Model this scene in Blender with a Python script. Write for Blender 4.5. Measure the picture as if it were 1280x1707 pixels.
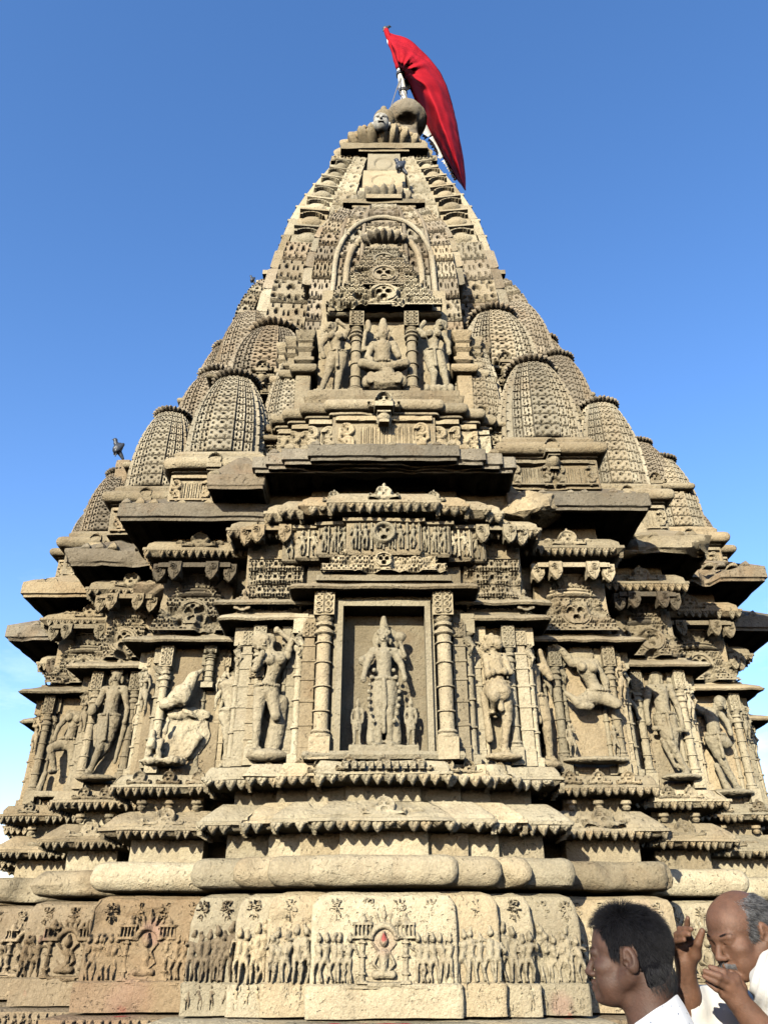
import bpy, bmesh, math, random
import numpy as np
from mathutils import Vector, Matrix

# ------------------------------------------------------------------ camera, sky, sun, exposure
SC = bpy.context.scene
for o in list(bpy.data.objects):
    bpy.data.objects.remove(o)
COL = SC.collection
F = 1282.0                                   # focal length in photo pixels (1280 x 1707)
PITCH = math.radians(29.6)
CP, SP = math.cos(PITCH), math.sin(PITCH)
CAM = Vector((0.0, -6.0, 1.6))
cd = bpy.data.cameras.new('camera')
cam = bpy.data.objects.new('camera', cd)
COL.objects.link(cam)
cam.location = CAM
cam.rotation_euler = (math.radians(90) + PITCH, 0, 0)
cd.sensor_fit = 'VERTICAL'
cd.sensor_height = 36.0
cd.sensor_width = 27.0
cd.lens = F / 1707.0 * 36.0
cd.clip_start = 0.05
cd.clip_end = 6000
SC.camera = cam

SUN_AZ, SUN_EL = 22.0, 20.0                  # degrees left of straight behind the viewer, height
SUN_DIR = Vector((-math.sin(math.radians(SUN_AZ)) * math.cos(math.radians(SUN_EL)),
                  -math.cos(math.radians(SUN_AZ)) * math.cos(math.radians(SUN_EL)),
                  math.sin(math.radians(SUN_EL))))
world = bpy.data.worlds.new('World')
SC.world = world
world.use_nodes = True
wn, wl = world.node_tree.nodes, world.node_tree.links
bg = wn['Background']
sky = wn.new('ShaderNodeTexSky')
sky.sky_type = 'NISHITA'
sky.sun_disc = False
sky.sun_elevation = math.radians(SUN_EL)
sky.sun_rotation = math.radians(180 + SUN_AZ)
sky.altitude = 0
sky.air_density = 1.15
sky.dust_density = 0.25
sky.ozone_density = 3.0
bg.inputs['Strength'].default_value = 0.112
# thin fair-weather cloud near the horizon all the way round
tc = wn.new('ShaderNodeTexCoord')
mp = wn.new('ShaderNodeMapping'); mp.inputs['Scale'].default_value = (1, 1, 3.2)
nz = wn.new('ShaderNodeTexNoise'); nz.inputs['Scale'].default_value = 5.0
nz.inputs['Detail'].default_value = 8; nz.inputs['Roughness'].default_value = 0.6
rp = wn.new('ShaderNodeValToRGB')
rp.color_ramp.elements[0].position = 0.52; rp.color_ramp.elements[1].position = 0.74
sx = wn.new('ShaderNodeSeparateXYZ')
mr = wn.new('ShaderNodeMapRange')
mr.inputs['From Min'].default_value = 0.0; mr.inputs['From Max'].default_value = 0.42
mr.inputs['To Min'].default_value = 0.55; mr.inputs['To Max'].default_value = 0.0
mu = wn.new('ShaderNodeMath'); mu.operation = 'MULTIPLY'
mx = wn.new('ShaderNodeMix'); mx.data_type = 'RGBA'
mx.inputs[7].default_value = (8.2, 8.4, 8.6, 1)
wl.new(tc.outputs['Generated'], mp.inputs['Vector']); wl.new(mp.outputs['Vector'], nz.inputs['Vector'])
wl.new(nz.outputs['Fac'], rp.inputs['Fac']); wl.new(tc.outputs['Generated'], sx.inputs['Vector'])
wl.new(sx.outputs['Z'], mr.inputs['Value']); wl.new(mr.outputs['Result'], mu.inputs[0])
wl.new(rp.outputs['Color'], mu.inputs[1]); wl.new(mu.outputs[0], mx.inputs[0])
hsv = wn.new('ShaderNodeHueSaturation'); hsv.inputs['Saturation'].default_value = 1.2
wbm = wn.new('ShaderNodeMix'); wbm.data_type = 'RGBA'; wbm.blend_type = 'MULTIPLY'; wbm.inputs[0].default_value = 1.0
wbm.inputs[7].default_value = (1.22, 1.02, 1.12, 1)          # camera white balance of the blue
wl.new(sky.outputs['Color'], hsv.inputs['Color']); wl.new(hsv.outputs['Color'], wbm.inputs[6]); wl.new(wbm.outputs[2], mx.inputs[6]); wl.new(mx.outputs[2], bg.inputs['Color'])

sd = bpy.data.lights.new('sun', 'SUN')
sd.energy = 5.0
sd.angle = math.radians(0.53)
sd.color = (1.0, 0.925, 0.755)
sun = bpy.data.objects.new('sun', sd)
COL.objects.link(sun)
sun.rotation_euler = SUN_DIR.to_track_quat('Z', 'Y').to_euler()
sun.location = SUN_DIR * 60
SC.view_settings.view_transform = 'Standard'
SC.view_settings.look = 'None'
SC.view_settings.exposure = 1.33
SC.view_settings.gamma = 1.0
SC.view_settings.use_curve_mapping = False
SC.cycles.max_bounces = 4
SC.cycles.diffuse_bounces = 0
SC.cycles.glossy_bounces = 2

# ------------------------------------------------------------------ small tools
R = math.radians
rng = random.Random(7)


def at(u, v, Y):
    """photo pixel -> point on the plane y = Y"""
    yu, xr = (853.5 - v) / F, (u - 640) / F
    t = (Y - CAM.y) / (CP - yu * SP)
    return Vector((CAM.x + xr * t, Y, CAM.z + (SP + yu * CP) * t))


def hash3(i, j, k, s):
    h = (i * 374761393 + j * 668265263 + k * 2147483647 + s * 1274126177) & 0xffffffff
    h = ((h ^ (h >> 13)) * 1274126177) & 0xffffffff
    h = ((h ^ (h >> 16)) * 2246822519) & 0xffffffff
    return ((h >> 8) & 0xffff) / 65535.0


def vnoise(P, seed=0):
    P = np.asarray(P, dtype=np.float64)
    I = np.floor(P).astype(np.int64)
    f = P - I
    f = f * f * (3 - 2 * f)
    out = 0
    for a in (0, 1):
        for b in (0, 1):
            for c in (0, 1):
                w = (f[..., 0] if a else 1 - f[..., 0]) * (f[..., 1] if b else 1 - f[..., 1]) * (f[..., 2] if c else 1 - f[..., 2])
                out = out + w * hash3(I[..., 0] + a, I[..., 1] + b, I[..., 2] + c, seed)
    return out * 2 - 1


def fbm(P, scale, octv=3, seed=0):
    P = np.asarray(P) * scale
    t, a, n = 0, 1.0, 0
    for o in range(octv):
        t = t + a * vnoise(P + 17.3 * o, seed + o)
        n += a
        a *= 0.5
        P = P * 2.03
    return t / n


def mesh_np(name, V, faces, smooth=40):
    V = np.asarray(V, dtype=np.float32).reshape(-1, 3)
    me = bpy.data.meshes.new(name)
    me.vertices.add(len(V))
    me.vertices.foreach_set('co', V.ravel())
    arrs = [np.asarray(f, dtype=np.int32) for f in faces if len(f)]
    flat = np.concatenate([a.ravel() for a in arrs])
    tot = np.concatenate([np.full(len(a), a.shape[1], dtype=np.int32) for a in arrs])
    start = np.concatenate([[0], np.cumsum(tot)[:-1]]).astype(np.int32)
    me.loops.add(len(flat))
    me.loops.foreach_set('vertex_index', flat)
    me.polygons.add(len(tot))
    me.polygons.foreach_set('loop_start', start)
    me.polygons.foreach_set('loop_total', tot)
    if smooth:
        me.polygons.foreach_set('use_smooth', np.ones(len(tot), dtype=bool))
    me.update(calc_edges=True)
    if smooth and smooth < 170:
        me.set_sharp_from_angle(angle=R(smooth))
    return me


class MB:
    """collects pieces into one mesh"""
    def __init__(self):
        self.V, self.Q, self.T, self.n = [], [], [], 0

    def add(self, V, Q=None, T=None):
        V = np.asarray(V, dtype=np.float64).reshape(-1, 3)
        self.V.append(V)
        if Q is not None and len(Q):
            self.Q.append(np.asarray(Q) + self.n)
        if T is not None and len(T):
            self.T.append(np.asarray(T) + self.n)
        self.n += len(V)
        return self

    def box(self, x0, x1, y0, y1, z0, z1):
        V = [(x, y, z) for z in (z0, z1) for y in (y0, y1) for x in (x0, x1)]
        return self.add(V, [(0, 1, 5, 4), (1, 3, 7, 5), (3, 2, 6, 7), (2, 0, 4, 6), (4, 5, 7, 6), (2, 3, 1, 0)])

    def prism(self, pts, y0, y1, ins=0.0):
        """outline in x,z from y1 (back) to y0 (front), front edge drawn in a little"""
        n = len(pts)
        p = np.array(pts, dtype=float)
        c = p.mean(0)
        f = c + (p - c) * (1 - ins)
        V = [(x, y1, z) for x, z in p] + [(x, y0 + (y1 - y0) * 0.25, z) for x, z in p] + [(x, y0, z) for x, z in f]
        V.append((c[0], y0, c[1]))
        Q = []
        for L in (0, n):
            Q += [(L + i, L + (i + 1) % n, L + n + (i + 1) % n, L + n + i) for i in range(n)]
        T = [(2 * n + i, 2 * n + (i + 1) % n, 3 * n) for i in range(n)]
        return self.add(V, Q, T)

    def lathe(self, prof, seg=16, cx=0, cy=0, a0=0.0, a1=2 * math.pi, rib=0, ribamp=0.0, sy=1.0):
        full = abs(a1 - a0 - 2 * math.pi) < 1e-6
        n = seg if full else seg + 1
        th = a0 + (a1 - a0) * np.arange(n) / seg
        V = []
        for r, z in prof:
            rr = r * (1 + (ribamp * (np.abs(np.cos(rib * th / 2)) - 0.5) if rib else 0))
            V.append(np.stack([cx + rr * np.cos(th), cy + sy * rr * np.sin(th), np.full(n, z)], 1))
        V = np.concatenate(V)
        Q = []
        for j in range(len(prof) - 1):
            for i in range(seg):
                i2 = (i + 1) % n
                Q.append((j * n + i, j * n + i2, (j + 1) * n + i2, (j + 1) * n + i))
        return self.add(V, Q)

    def tube(self, pts, rad, seg=8):
        pts = [np.array(p, dtype=float) for p in pts]
        if not hasattr(rad, '__len__'):
            rad = [rad] * len(pts)
        V, Q = [], []
        for i, p in enumerate(pts):
            d = pts[min(i + 1, len(pts) - 1)] - pts[max(i - 1, 0)]
            d /= (np.linalg.norm(d) + 1e-9)
            a = np.cross(d, (0.13, 0.31, 0.94) if abs(d[2]) < 0.9 else (1, 0.1, 0))
            a /= np.linalg.norm(a)
            b = np.cross(d, a)
            for k in range(seg):
                t = 2 * math.pi * k / seg
                V.append(p + rad[i] * (math.cos(t) * a + math.sin(t) * b))
            if i:
                for k in range(seg):
                    Q.append(((i - 1) * seg + k, (i - 1) * seg + (k + 1) % seg, i * seg + (k + 1) % seg, i * seg + k))
        V += [pts[0], pts[-1]]
        L = len(pts)
        T = [(L * seg, (k + 1) % seg, k) for k in range(seg)] + [(L * seg + 1, (L - 1) * seg + k, (L - 1) * seg + (k + 1) % seg) for k in range(seg)]
        return self.add(V, Q, T)

    def rough(self, amp, scale, seed=0):
        V = np.concatenate(self.V)
        d = np.stack([fbm(V + 9.1 * k, scale, 2, seed + 3 * k) for k in range(3)], 1)
        V = V + amp * d
        out, i = [], 0
        for a in self.V:
            out.append(V[i:i + len(a)])
            i += len(a)
        self.V = out
        return self

    def mesh(self, name, smooth=40):
        f = []
        if self.Q: f.append(np.concatenate(self.Q))
        if self.T: f.append(np.concatenate(self.T))
        return mesh_np(name, np.concatenate(self.V), f, smooth)


WLOC = {}


def empty(name, loc, parent=None):
    o = bpy.data.objects.new(name, None)
    COL.objects.link(o)
    o.empty_display_size = 0.2
    loc = Vector(loc)
    WLOC[o] = loc
    o.location = loc
    if parent is not None:
        o.parent = parent
        o.matrix_parent_inverse = Matrix.Translation(-WLOC[parent])
    return o


def put(name, me, mat, parent=None, loc=(0, 0, 0), rot=(0, 0, 0), scale=(1, 1, 1)):
    if mat is not None and not me.materials:
        me.materials.append(mat)
    o = bpy.data.objects.new(name, me)
    COL.objects.link(o)
    o.location, o.rotation_euler, o.scale = loc, rot, scale
    if mat is not None and me.materials[0] != mat:
        o.material_slots[0].link = 'OBJECT'
        o.material_slots[0].material = mat
    WLOC[o] = Vector(loc)
    if parent is not None:
        o.parent = parent
        o.matrix_parent_inverse = Matrix.Translation(-WLOC[parent])
    return o


def tag(o, label, cat=None, group=None, kind=None):
    if label: o['label'] = label
    if cat: o['category'] = cat
    if group: o['group'] = group
    if kind: o['kind'] = kind
    return o


# ------------------------------------------------------------------ materials
def new_mat(name):
    m = bpy.data.materials.new(name)
    m.use_nodes = True
    return m, m.node_tree.nodes, m.node_tree.links, m.node_tree.nodes['Principled BSDF']


def N(nodes, t, **kw):
    n = nodes.new(t)
    for k, v in kw.items():
        if k in n.inputs: n.inputs[k].default_value = v
        else: setattr(n, k, v)
    return n


def noise(nodes, links, vec, scale, detail=4, rough=0.55, dist=0.0):
    n = N(nodes, 'ShaderNodeTexNoise', Scale=scale, Detail=detail, Roughness=rough, Distortion=dist)
    links.new(vec, n.inputs['Vector'])
    return n.outputs['Fac']


def ramp(nodes, links, fac, lo, hi):
    r = nodes.new('ShaderNodeMapRange')
    r.inputs['From Min'].default_value = lo
    r.inputs['From Max'].default_value = hi
    links.new(fac, r.inputs['Value'])
    return r.outputs['Result']


def mixc(nodes, links, fac, a, b, blend='MIX'):
    m = nodes.new('ShaderNodeMix')
    m.data_type = 'RGBA'
    m.blend_type = blend
    for s, v in ((m.inputs[0], fac), (m.inputs[6], a), (m.inputs[7], b)):
        if hasattr(v, 'is_linked'): links.new(v, s)
        elif isinstance(v, (int, float)): s.default_value = v
        else: s.default_value = (*v, 1)
    return m.outputs[2]


def math_(nodes, links, op, a, b):
    m = nodes.new('ShaderNodeMath')
    m.operation = op
    for s, v in ((m.inputs[0], a), (m.inputs[1], b)):
        if hasattr(v, 'is_linked'): links.new(v, s)
        else: s.default_value = v
    return m.outputs[0]


def stone(name, light, dark, brown=(0.30, 0.185, 0.095), brown_amt=0.5, grey_amt=0.4, pit=1.0, stains=None):
    K = .60
    light, dark, brown = [tuple(v * K for v in q) for q in (light, dark, brown)]
    m, n, l, b = new_mat(name)
    pos = n.new('ShaderNodeNewGeometry').outputs['Position']
    oi = n.new('ShaderNodeObjectInfo')
    c = mixc(n, l, ramp(n, l, noise(n, l, pos, 1.1, 6, 0.62, 0.4), 0.36, 0.64), dark, light)
    c = mixc(n, l, math_(n, l, 'MULTIPLY', ramp(n, l, noise(n, l, pos, 2.3, 5, 0.66, 0.8), 0.52, 0.74), brown_amt), c, brown)
    c = mixc(n, l, math_(n, l, 'MULTIPLY', ramp(n, l, noise(n, l, pos, 1.7, 7, 0.7, 0.2), 0.55, 0.72), grey_amt), c, (0.062, 0.058, 0.050))
    # streaks of dark wash run down the stone
    ms = N(n, 'ShaderNodeMapping'); ms.inputs['Scale'].default_value = (6.0, 6.0, 0.8)
    l.new(pos, ms.inputs['Vector'])
    st = ramp(n, l, noise(n, l, ms.outputs['Vector'], 1.0, 6, 0.7), 0.53, 0.72)
    c = mixc(n, l, math_(n, l, 'MULTIPLY', st, grey_amt * 0.8), c, (0.048, 0.042, 0.034))
    sp = ramp(n, l, noise(n, l, pos, 55, 4, 0.7), 0.3, 0.72)
    c = mixc(n, l, 0.55, c, mixc(n, l, sp, (0.55, 0.52, 0.48), (1.22, 1.2, 1.16)), 'MULTIPLY')
    rv = n.new('ShaderNodeMapRange')
    rv.inputs['To Min'].default_value = 0.70; rv.inputs['To Max'].default_value = 1.16
    l.new(oi.outputs['Random'], rv.inputs['Value'])
    hs = n.new('ShaderNodeHueSaturation')
    l.new(rv.outputs['Result'], hs.inputs['Value']); l.new(c, hs.inputs['Color'])
    c = hs.outputs['Color']
    r2 = math_(n, l, 'FRACT', math_(n, l, 'MULTIPLY', oi.outputs['Random'], 7.13), 0.0)
    r3 = math_(n, l, 'FRACT', math_(n, l, 'MULTIPLY', oi.outputs['Random'], 13.7), 0.0)
    c = mixc(n, l, math_(n, l, 'MULTIPLY', ramp(n, l, r2, .6, 1.0), .5), c, (.88, .75, .60), 'MULTIPLY')
    c = mixc(n, l, math_(n, l, 'MULTIPLY', ramp(n, l, r3, .6, 1.0), .5), c, (.62, .64, .66), 'MULTIPLY')
    # pits
    pm = ramp(n, l, noise(n, l, pos, 3.1, 4, 0.6), 0.40, 0.62)
    pits = math_(n, l, 'MULTIPLY', ramp(n, l, noise(n, l, pos, 40, 2, 0.5, 0.3), 0.62, 0.76), pm)
    pm2 = ramp(n, l, noise(n, l, pos, 2.3, 3, 0.6), 0.47, 0.62)
    pits = math_(n, l, 'ADD', pits, math_(n, l, 'MULTIPLY', ramp(n, l, noise(n, l, pos, 15, 3, 0.5, 0.25), 0.64, 0.76), pm2))
    c = mixc(n, l, math_(n, l, 'MULTIPLY', pits, 0.35 * pit), c, (0.035, 0.026, 0.016))
    if stains:
        nzs = noise(n, l, pos, 9.0, 4, 0.7)
        for (x, y, z), rad, colr, amt in stains:
            d = N(n, 'ShaderNodeVectorMath', operation='DISTANCE')
            l.new(pos, d.inputs[0]); d.inputs[1].default_value = (x, y, z)
            f = ramp(n, l, d.outputs['Value'], rad, rad * 0.3)
            f = ramp(n, l, math_(n, l, 'ADD', math_(n, l, 'MULTIPLY', f, 0.62), math_(n, l, 'MULTIPLY', nzs, 0.5)), 0.42, 0.75)
            c = mixc(n, l, math_(n, l, 'MULTIPLY', f, amt), c, colr)
    l.new(c, b.inputs['Base Color'])
    b.inputs['Roughness'].default_value = 0.93
    b.inputs['Specular IOR Level'].default_value = 0.15
    h = math_(n, l, 'ADD', math_(n, l, 'MULTIPLY', noise(n, l, pos, 22, 6, 0.68), 1.1),
              math_(n, l, 'MULTIPLY', noise(n, l, pos, 95, 3, 0.6), 0.35))
    h = math_(n, l, 'SUBTRACT', h, math_(n, l, 'MULTIPLY', pits, 0.9 * pit))
    bp = N(n, 'ShaderNodeBump', Strength=0.95, Distance=0.022)
    l.new(h, bp.inputs['Height']); l.new(bp.outputs['Normal'], b.inputs['Normal'])
    return m


RED = (0.26, 0.008, 0.014)
PINK = (0.22, 0.125, 0.10)
kst = [((0.0, -0.3, 1.665), 0.036, RED, 0.9), ((0.0, -0.28, 1.63), 0.12, PINK, 0.35),
       ((0.02, -0.4, 1.225), 0.12, RED, 0.95), ((0.12, -0.4, 1.225), 0.08, RED, 0.9), ((-0.12, -0.4, 1.223), 0.07, RED, 0.9), ((-0.3, -0.36, 1.22), 0.06, RED, 0.8),
       ((-1.75, 0.2, 1.3), 0.24, PINK, 0.30), ((-1.78, 0.2, 1.22), 0.08, RED, 0.8), ((-1.65, 0.28, 1.70), 0.13, PINK, 0.55),
       ((-2.75, 0.9, 1.3), 0.07, RED, 0.8), ((-2.7, 0.9, 1.68), 0.10, PINK, 0.38), ((-2.0, 0.2, 1.2), 0.4, PINK, 0.15),
       ((1.15, 0.0, 1.28), 0.13, PINK, 0.5), ((1.2, 0.0, 1.22), 0.06, RED, 0.7), ((1.85, 0.3, 1.75), 0.25, PINK, 0.3)]
M_WALL = stone('carved_limestone', (0.51, 0.44, 0.305), (0.37, 0.305, 0.20), brown_amt=0.40, grey_amt=0.40)
M_PALE = stone('bleached_limestone', (0.60, 0.535, 0.385), (0.475, 0.41, 0.28), brown_amt=0.28, grey_amt=0.22)
M_BASE = stone('base_limestone', (0.44, 0.355, 0.24), (0.33, 0.255, 0.165), brown_amt=0.4, grey_amt=0.35, stains=kst)
M_BASEP = stone('base_pale_limestone', (0.60, 0.53, 0.375), (0.50, 0.425, 0.29), brown_amt=0.3, grey_amt=0.15, stains=kst)
M_TOP = stone('spire_limestone', (0.45, 0.39, 0.295), (0.32, 0.265, 0.19), brown_amt=0.45, grey_amt=0.55)
M_TOP2 = stone('lattice_limestone', (0.55, 0.495, 0.37), (0.41, 0.355, 0.255), brown_amt=0.35, grey_amt=0.45)
M_EAVE = stone('eave_grey_stone', (0.40, 0.355, 0.275), (0.28, 0.24, 0.175), brown_amt=0.5, grey_amt=0.55)
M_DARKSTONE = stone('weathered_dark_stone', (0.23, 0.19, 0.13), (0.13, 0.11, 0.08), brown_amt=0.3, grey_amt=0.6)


def plain(name, col, rough=0.6, spec=0.3, var=0.0, vscale=20, bump=0.0, sss=0.0, sheen=0.0):
    m, n, l, b = new_mat(name)
    b.inputs['Roughness'].default_value = rough
    b.inputs['Specular IOR Level'].default_value = spec
    pos = n.new('ShaderNodeTexCoord').outputs['Object']
    nf = noise(n, l, pos, vscale, 5, 0.6)
    c = mixc(n, l, ramp(n, l, nf, 0.3, 0.7), tuple(x * (1 - var) for x in col), tuple(min(1, x * (1 + var)) for x in col))
    l.new(c, b.inputs['Base Color'])
    if bump:
        bp = N(n, 'ShaderNodeBump', Strength=0.5, Distance=bump)
        l.new(noise(n, l, pos, vscale * 3, 4, 0.6), bp.inputs['Height']); l.new(bp.outputs['Normal'], b.inputs['Normal'])
    if sss:
        b.inputs['Subsurface Weight'].default_value = sss
        b.inputs['Subsurface Radius'].default_value = (0.012, 0.004, 0.002)
        b.inputs['Subsurface Scale'].default_value = 1.0
    if sheen:
        b.inputs['Sheen Weight'].default_value = sheen
    return m

# ------------------------------------------------------------------ masonry blocks: a profile swept round a footprint
def refine(prof, step):
    out = [prof[0]]
    for (p0, z0), (p1, z1) in zip(prof, prof[1:]):
        L = math.hypot(min(p1, 0.6) - max(p0, -0.12) if p0 < -0.12 else p1 - p0, z1 - z0)
        n = max(1, int(math.ceil(L / step)))
        for i in range(1, n + 1):
            out.append((p0 + (p1 - p0) * i / n, z0 + (z1 - z0) * i / n))
    return out


def block_mesh(box, prof, rc=0.02, step=0.04, amp=0.005, chip=0.03, seed=0, arc=3, nscale=7.0, coarse=None):
    x0, x1, y0, y1 = box
    prof = refine(prof, step)
    w = x1 - x0
    cs = coarse or step * 2.5
    nf = max(2, int(math.ceil(w / step)))
    ns = max(2, int(math.ceil((y1 - y0) / cs)))
    rows = []
    nrm = None
    for p, z in prof:
        p = max(p, -0.42 * min(w, (y1 - y0)))
        X0, X1, Y0, Y1 = x0 - p, x1 + p, y0 - p, y1 + p
        r = max(0.003, min(rc, 0.45 * min(X1 - X0, Y1 - Y0)))
        pts, ns_ = [], []
        def side(a, b, n, nv):
            for i in range(n):
                t = i / n
                pts.append((a[0] + (b[0] - a[0]) * t, a[1] + (b[1] - a[1]) * t)); ns_.append(nv)
        def arcp(cx, cy, a0):
            for i in range(arc):
                a = a0 + (math.pi / 2) * (i + 0.0) / arc
                pts.append((cx + r * math.cos(a), cy + r * math.sin(a))); ns_.append((math.cos(a), math.sin(a)))
        side((X0, Y1 - r), (X0, Y0 + r), ns, (-1, 0))
        arcp(X0 + r, Y0 + r, math.pi)
        side((X0 + r, Y0), (X1 - r, Y0), nf, (0, -1))
        arcp(X1 - r, Y0 + r, 1.5 * math.pi)
        side((X1, Y0 + r), (X1, Y1 - r), ns, (1, 0))
        arcp(X1 - r, Y1 - r, 0)
        side((X1 - r, Y1), (X0 + r, Y1), 2, (0, 1))
        arcp(X0 + r, Y1 - r, 0.5 * math.pi)
        rows.append(np.array([(x, y, z) for x, y in pts]))
        nrm = np.array(ns_)
    V = np.stack(rows)                        # rows, ring, 3
    m, k = V.shape[0], V.shape[1]
    if amp or chip:
        n1 = fbm(V, nscale, 3, seed)
        n2 = fbm(V + 31.7, 2.6, 3, seed + 50)
        d = amp * n1 - chip * np.clip(n2 - 0.22, 0, 1) * 2.0
        V[..., 0] += nrm[None, :, 0] * d
        V[..., 1] += nrm[None, :, 1] * d
        V[..., 2] += amp * 0.7 * fbm(V + 5.5, nscale * 0.6, 2, seed + 9)
    a = np.arange(m - 1)[:, None] * k
    i = np.arange(k)[None, :]
    i2 = (i + 1) % k
    Q = np.stack([a + i, a + i2, a + k + i2, a + k + i], -1).reshape(-1, 4)
    return V.reshape(-1, 3), Q


def block(name, box, prof, mat, parent, **kw):
    V, Q = block_mesh(box, prof, **kw)
    cx, cz = (box[0] + box[1]) / 2, prof[0][1]
    o = Vector((cx, box[2], cz))
    return put(name, mesh_np(name, V - np.array(o), [Q], 38), mat, parent, o)


# ------------------------------------------------------------------ reliefs: a height field that stands proud of a face
class HF:
    def __init__(self, w, h, res, base=-0.012):
        self.w, self.h, self.base = w, h, base
        nx, nz = max(4, int(round(w / res)) + 1), max(4, int(round(h / res)) + 1)
        self.X, self.Z = np.meshgrid(np.linspace(-w / 2, w / 2, nx), np.linspace(0, h, nz))
        self.H = np.full_like(self.X, base)

    def up(self, h):
        self.H = np.maximum(self.H, h); return self

    def cap(self, x1, z1, x2, z2, r, h=None, r2=None):
        h = r if h is None else h
        r2 = r if r2 is None else r2
        dx, dz = x2 - x1, z2 - z1
        L = dx * dx + dz * dz + 1e-12
        t = np.clip(((self.X - x1) * dx + (self.Z - z1) * dz) / L, 0, 1)
        d = np.hypot(self.X - x1 - t * dx, self.Z - z1 - t * dz)
        rr = r + (r2 - r) * t
        q = 1 - (d / rr) ** 2
        return self.up(np.where(q > 0, h * np.sqrt(np.clip(q, 0, 1)), self.base))

    def disc(self, x, z, r, h, sz=1.0):
        q = 1 - ((self.X - x) ** 2 + ((self.Z - z) / sz) ** 2) / (r * r)
        return self.up(np.where(q > 0, h * np.clip(q, 0, 1) ** 0.5, self.base))

    def flat(self, x0, x1, z0, z1, h):
        return self.up(np.where((self.X >= x0) & (self.X <= x1) & (self.Z >= z0) & (self.Z <= z1), h, self.base))

    def ring(self, x, z, rad, w, h, lo=-9, hi=9, sz=1.0):
        d = np.abs(np.hypot(self.X - x, (self.Z - z) / sz) - rad)
        a = np.arctan2(self.Z - z, self.X - x)
        return self.up(np.where((d < w) & (a >= lo) & (a <= hi), h * np.sqrt(np.clip(1 - (d / w) ** 2, 0, 1)), self.base))

    def hole(self, x, z, rx, rz, to):
        m = ((self.X - x) / rx) ** 2 + ((self.Z - z) / rz) ** 2 < 1
        self.H = np.where(m, np.minimum(self.H, to), self.H); return self

    def rhole(self, x, z, rx, rz, to):
        m = (np.abs(self.X - x) < rx) & (np.abs(self.Z - z) < rz)
        self.H = np.where(m, np.minimum(self.H, to), self.H); return self

    def scroll(self, x, z, r, w, h, s=1):
        a0 = (-2.2, 3.2) if s > 0 else (-3.2, 2.2)
        self.ring(x, z, r, w, h, *a0)
        self.ring(x - s * r * .1, z, r * .5, w * .8, h, *a0)
        self.disc(x, z, r * .22, h * 1.2)
        self.cap(x + s * r, z, x + s * r * 1.05, z - 1.7 * r, w, h)
        self.cap(x + s * r * 1.05, z - 1.7 * r, x + s * r * .2, z - 2.4 * r, w * .8, h * .9)
        return self

    def erode(self, amp, scale, seed, off=(0, 0, 0)):
        P = np.stack([self.X + off[0], self.Z * 0 + off[1], self.Z + off[2]], -1)
        n = fbm(P, scale, 3, seed)
        self.H = np.where(self.H > self.base + 1e-6, np.maximum(self.base, self.H * (1 - np.clip(fbm(P, scale * 0.35, 2, seed + 5) - 0.1, 0, 1) * 1.6) + amp * n), self.H)
        return self

    def geo(self, cull=True):
        nz, nx = self.X.shape
        V = np.stack([self.X, -self.H, self.Z], -1).reshape(-1, 3)
        j, i = np.meshgrid(np.arange(nz - 1), np.arange(nx - 1), indexing='ij')
        a = (j * nx + i)
        Q = np.stack([a, a + 1, a + nx + 1, a + nx], -1).reshape(-1, 4)
        if cull:
            hv = self.H.ravel()
            keep = (hv[Q] > self.base + 1e-6).any(1)
            Q = Q[keep]
            used = np.unique(Q)
            mp = np.full(len(V), -1)
            mp[used] = np.arange(len(used))
            V, Q = V[used], mp[Q]
        return V, Q

    def mesh(self, name, cull=True, smooth=50):
        V, Q = self.geo(cull)
        return mesh_np(name, V, [Q], smooth)


def mini(hf, x, z, s, r, kind=0, h=None):
    """small standing, dancing or seated figure in low relief"""
    h = h or 0.11 * s
    j = lambda a: r.uniform(-a, a) * s
    if kind == 1:                              # seated cross-legged
        hf.cap(x - .2 * s, z + .12 * s, x + .2 * s, z + .12 * s, .09 * s, h)
        hf.cap(x, z + .2 * s, x, z + .52 * s, .10 * s, h, .13 * s)
        hf.disc(x, z + .78 * s, .105 * s, h * 1.1, 1.2)
        hf.cap(x, z + .85 * s, x, z + .97 * s, .07 * s, h, .03 * s)
        for q in (-1, 1):
            hf.cap(x + q * .13 * s, z + .55 * s, x + q * .24 * s, z + .33 * s, .045 * s, h * .8)
            hf.cap(x + q * .24 * s, z + .33 * s, x + q * .1 * s, z + .2 * s, .04 * s, h * .8)
            hf.cap(x + q * .14 * s, z + .6 * s, x + q * .27 * s, z + .75 * s, .035 * s, h * .6)
        return
    px, cx = x + j(.05), x + j(.06)
    hf.cap(px, z + .5 * s, cx, z + .72 * s, .075 * s, h, .10 * s)
    hf.disc(px, z + .47 * s, .10 * s, h)
    hf.disc(cx + j(.04), z + .90 * s, .075 * s, h * 1.1, 1.15)
    hf.cap(cx, z + .95 * s, cx + j(.03), z + 1.0 * s, .05 * s, h * .8)
    for q in (-1, 1):
        kx = px + q * r.uniform(.04, .14) * s
        hf.cap(px + q * .05 * s, z + .46 * s, kx, z + .25 * s, .058 * s, h * .9, .045 * s)
        hf.cap(kx, z + .25 * s, px + q * r.uniform(.03, .1) * s, z + .02 * s, .042 * s, h * .85, .03 * s)
        ex, ez = cx + q * r.uniform(.14, .2) * s, z + r.uniform(.5, .8) * s
        hf.cap(cx + q * .09 * s, z + .76 * s, ex, ez, .036 * s, h * .75)
        hf.cap(ex, ez, cx + q * r.uniform(.02, .26) * s, z + r.uniform(.42, .98) * s, .03 * s, h * .7)


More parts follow.
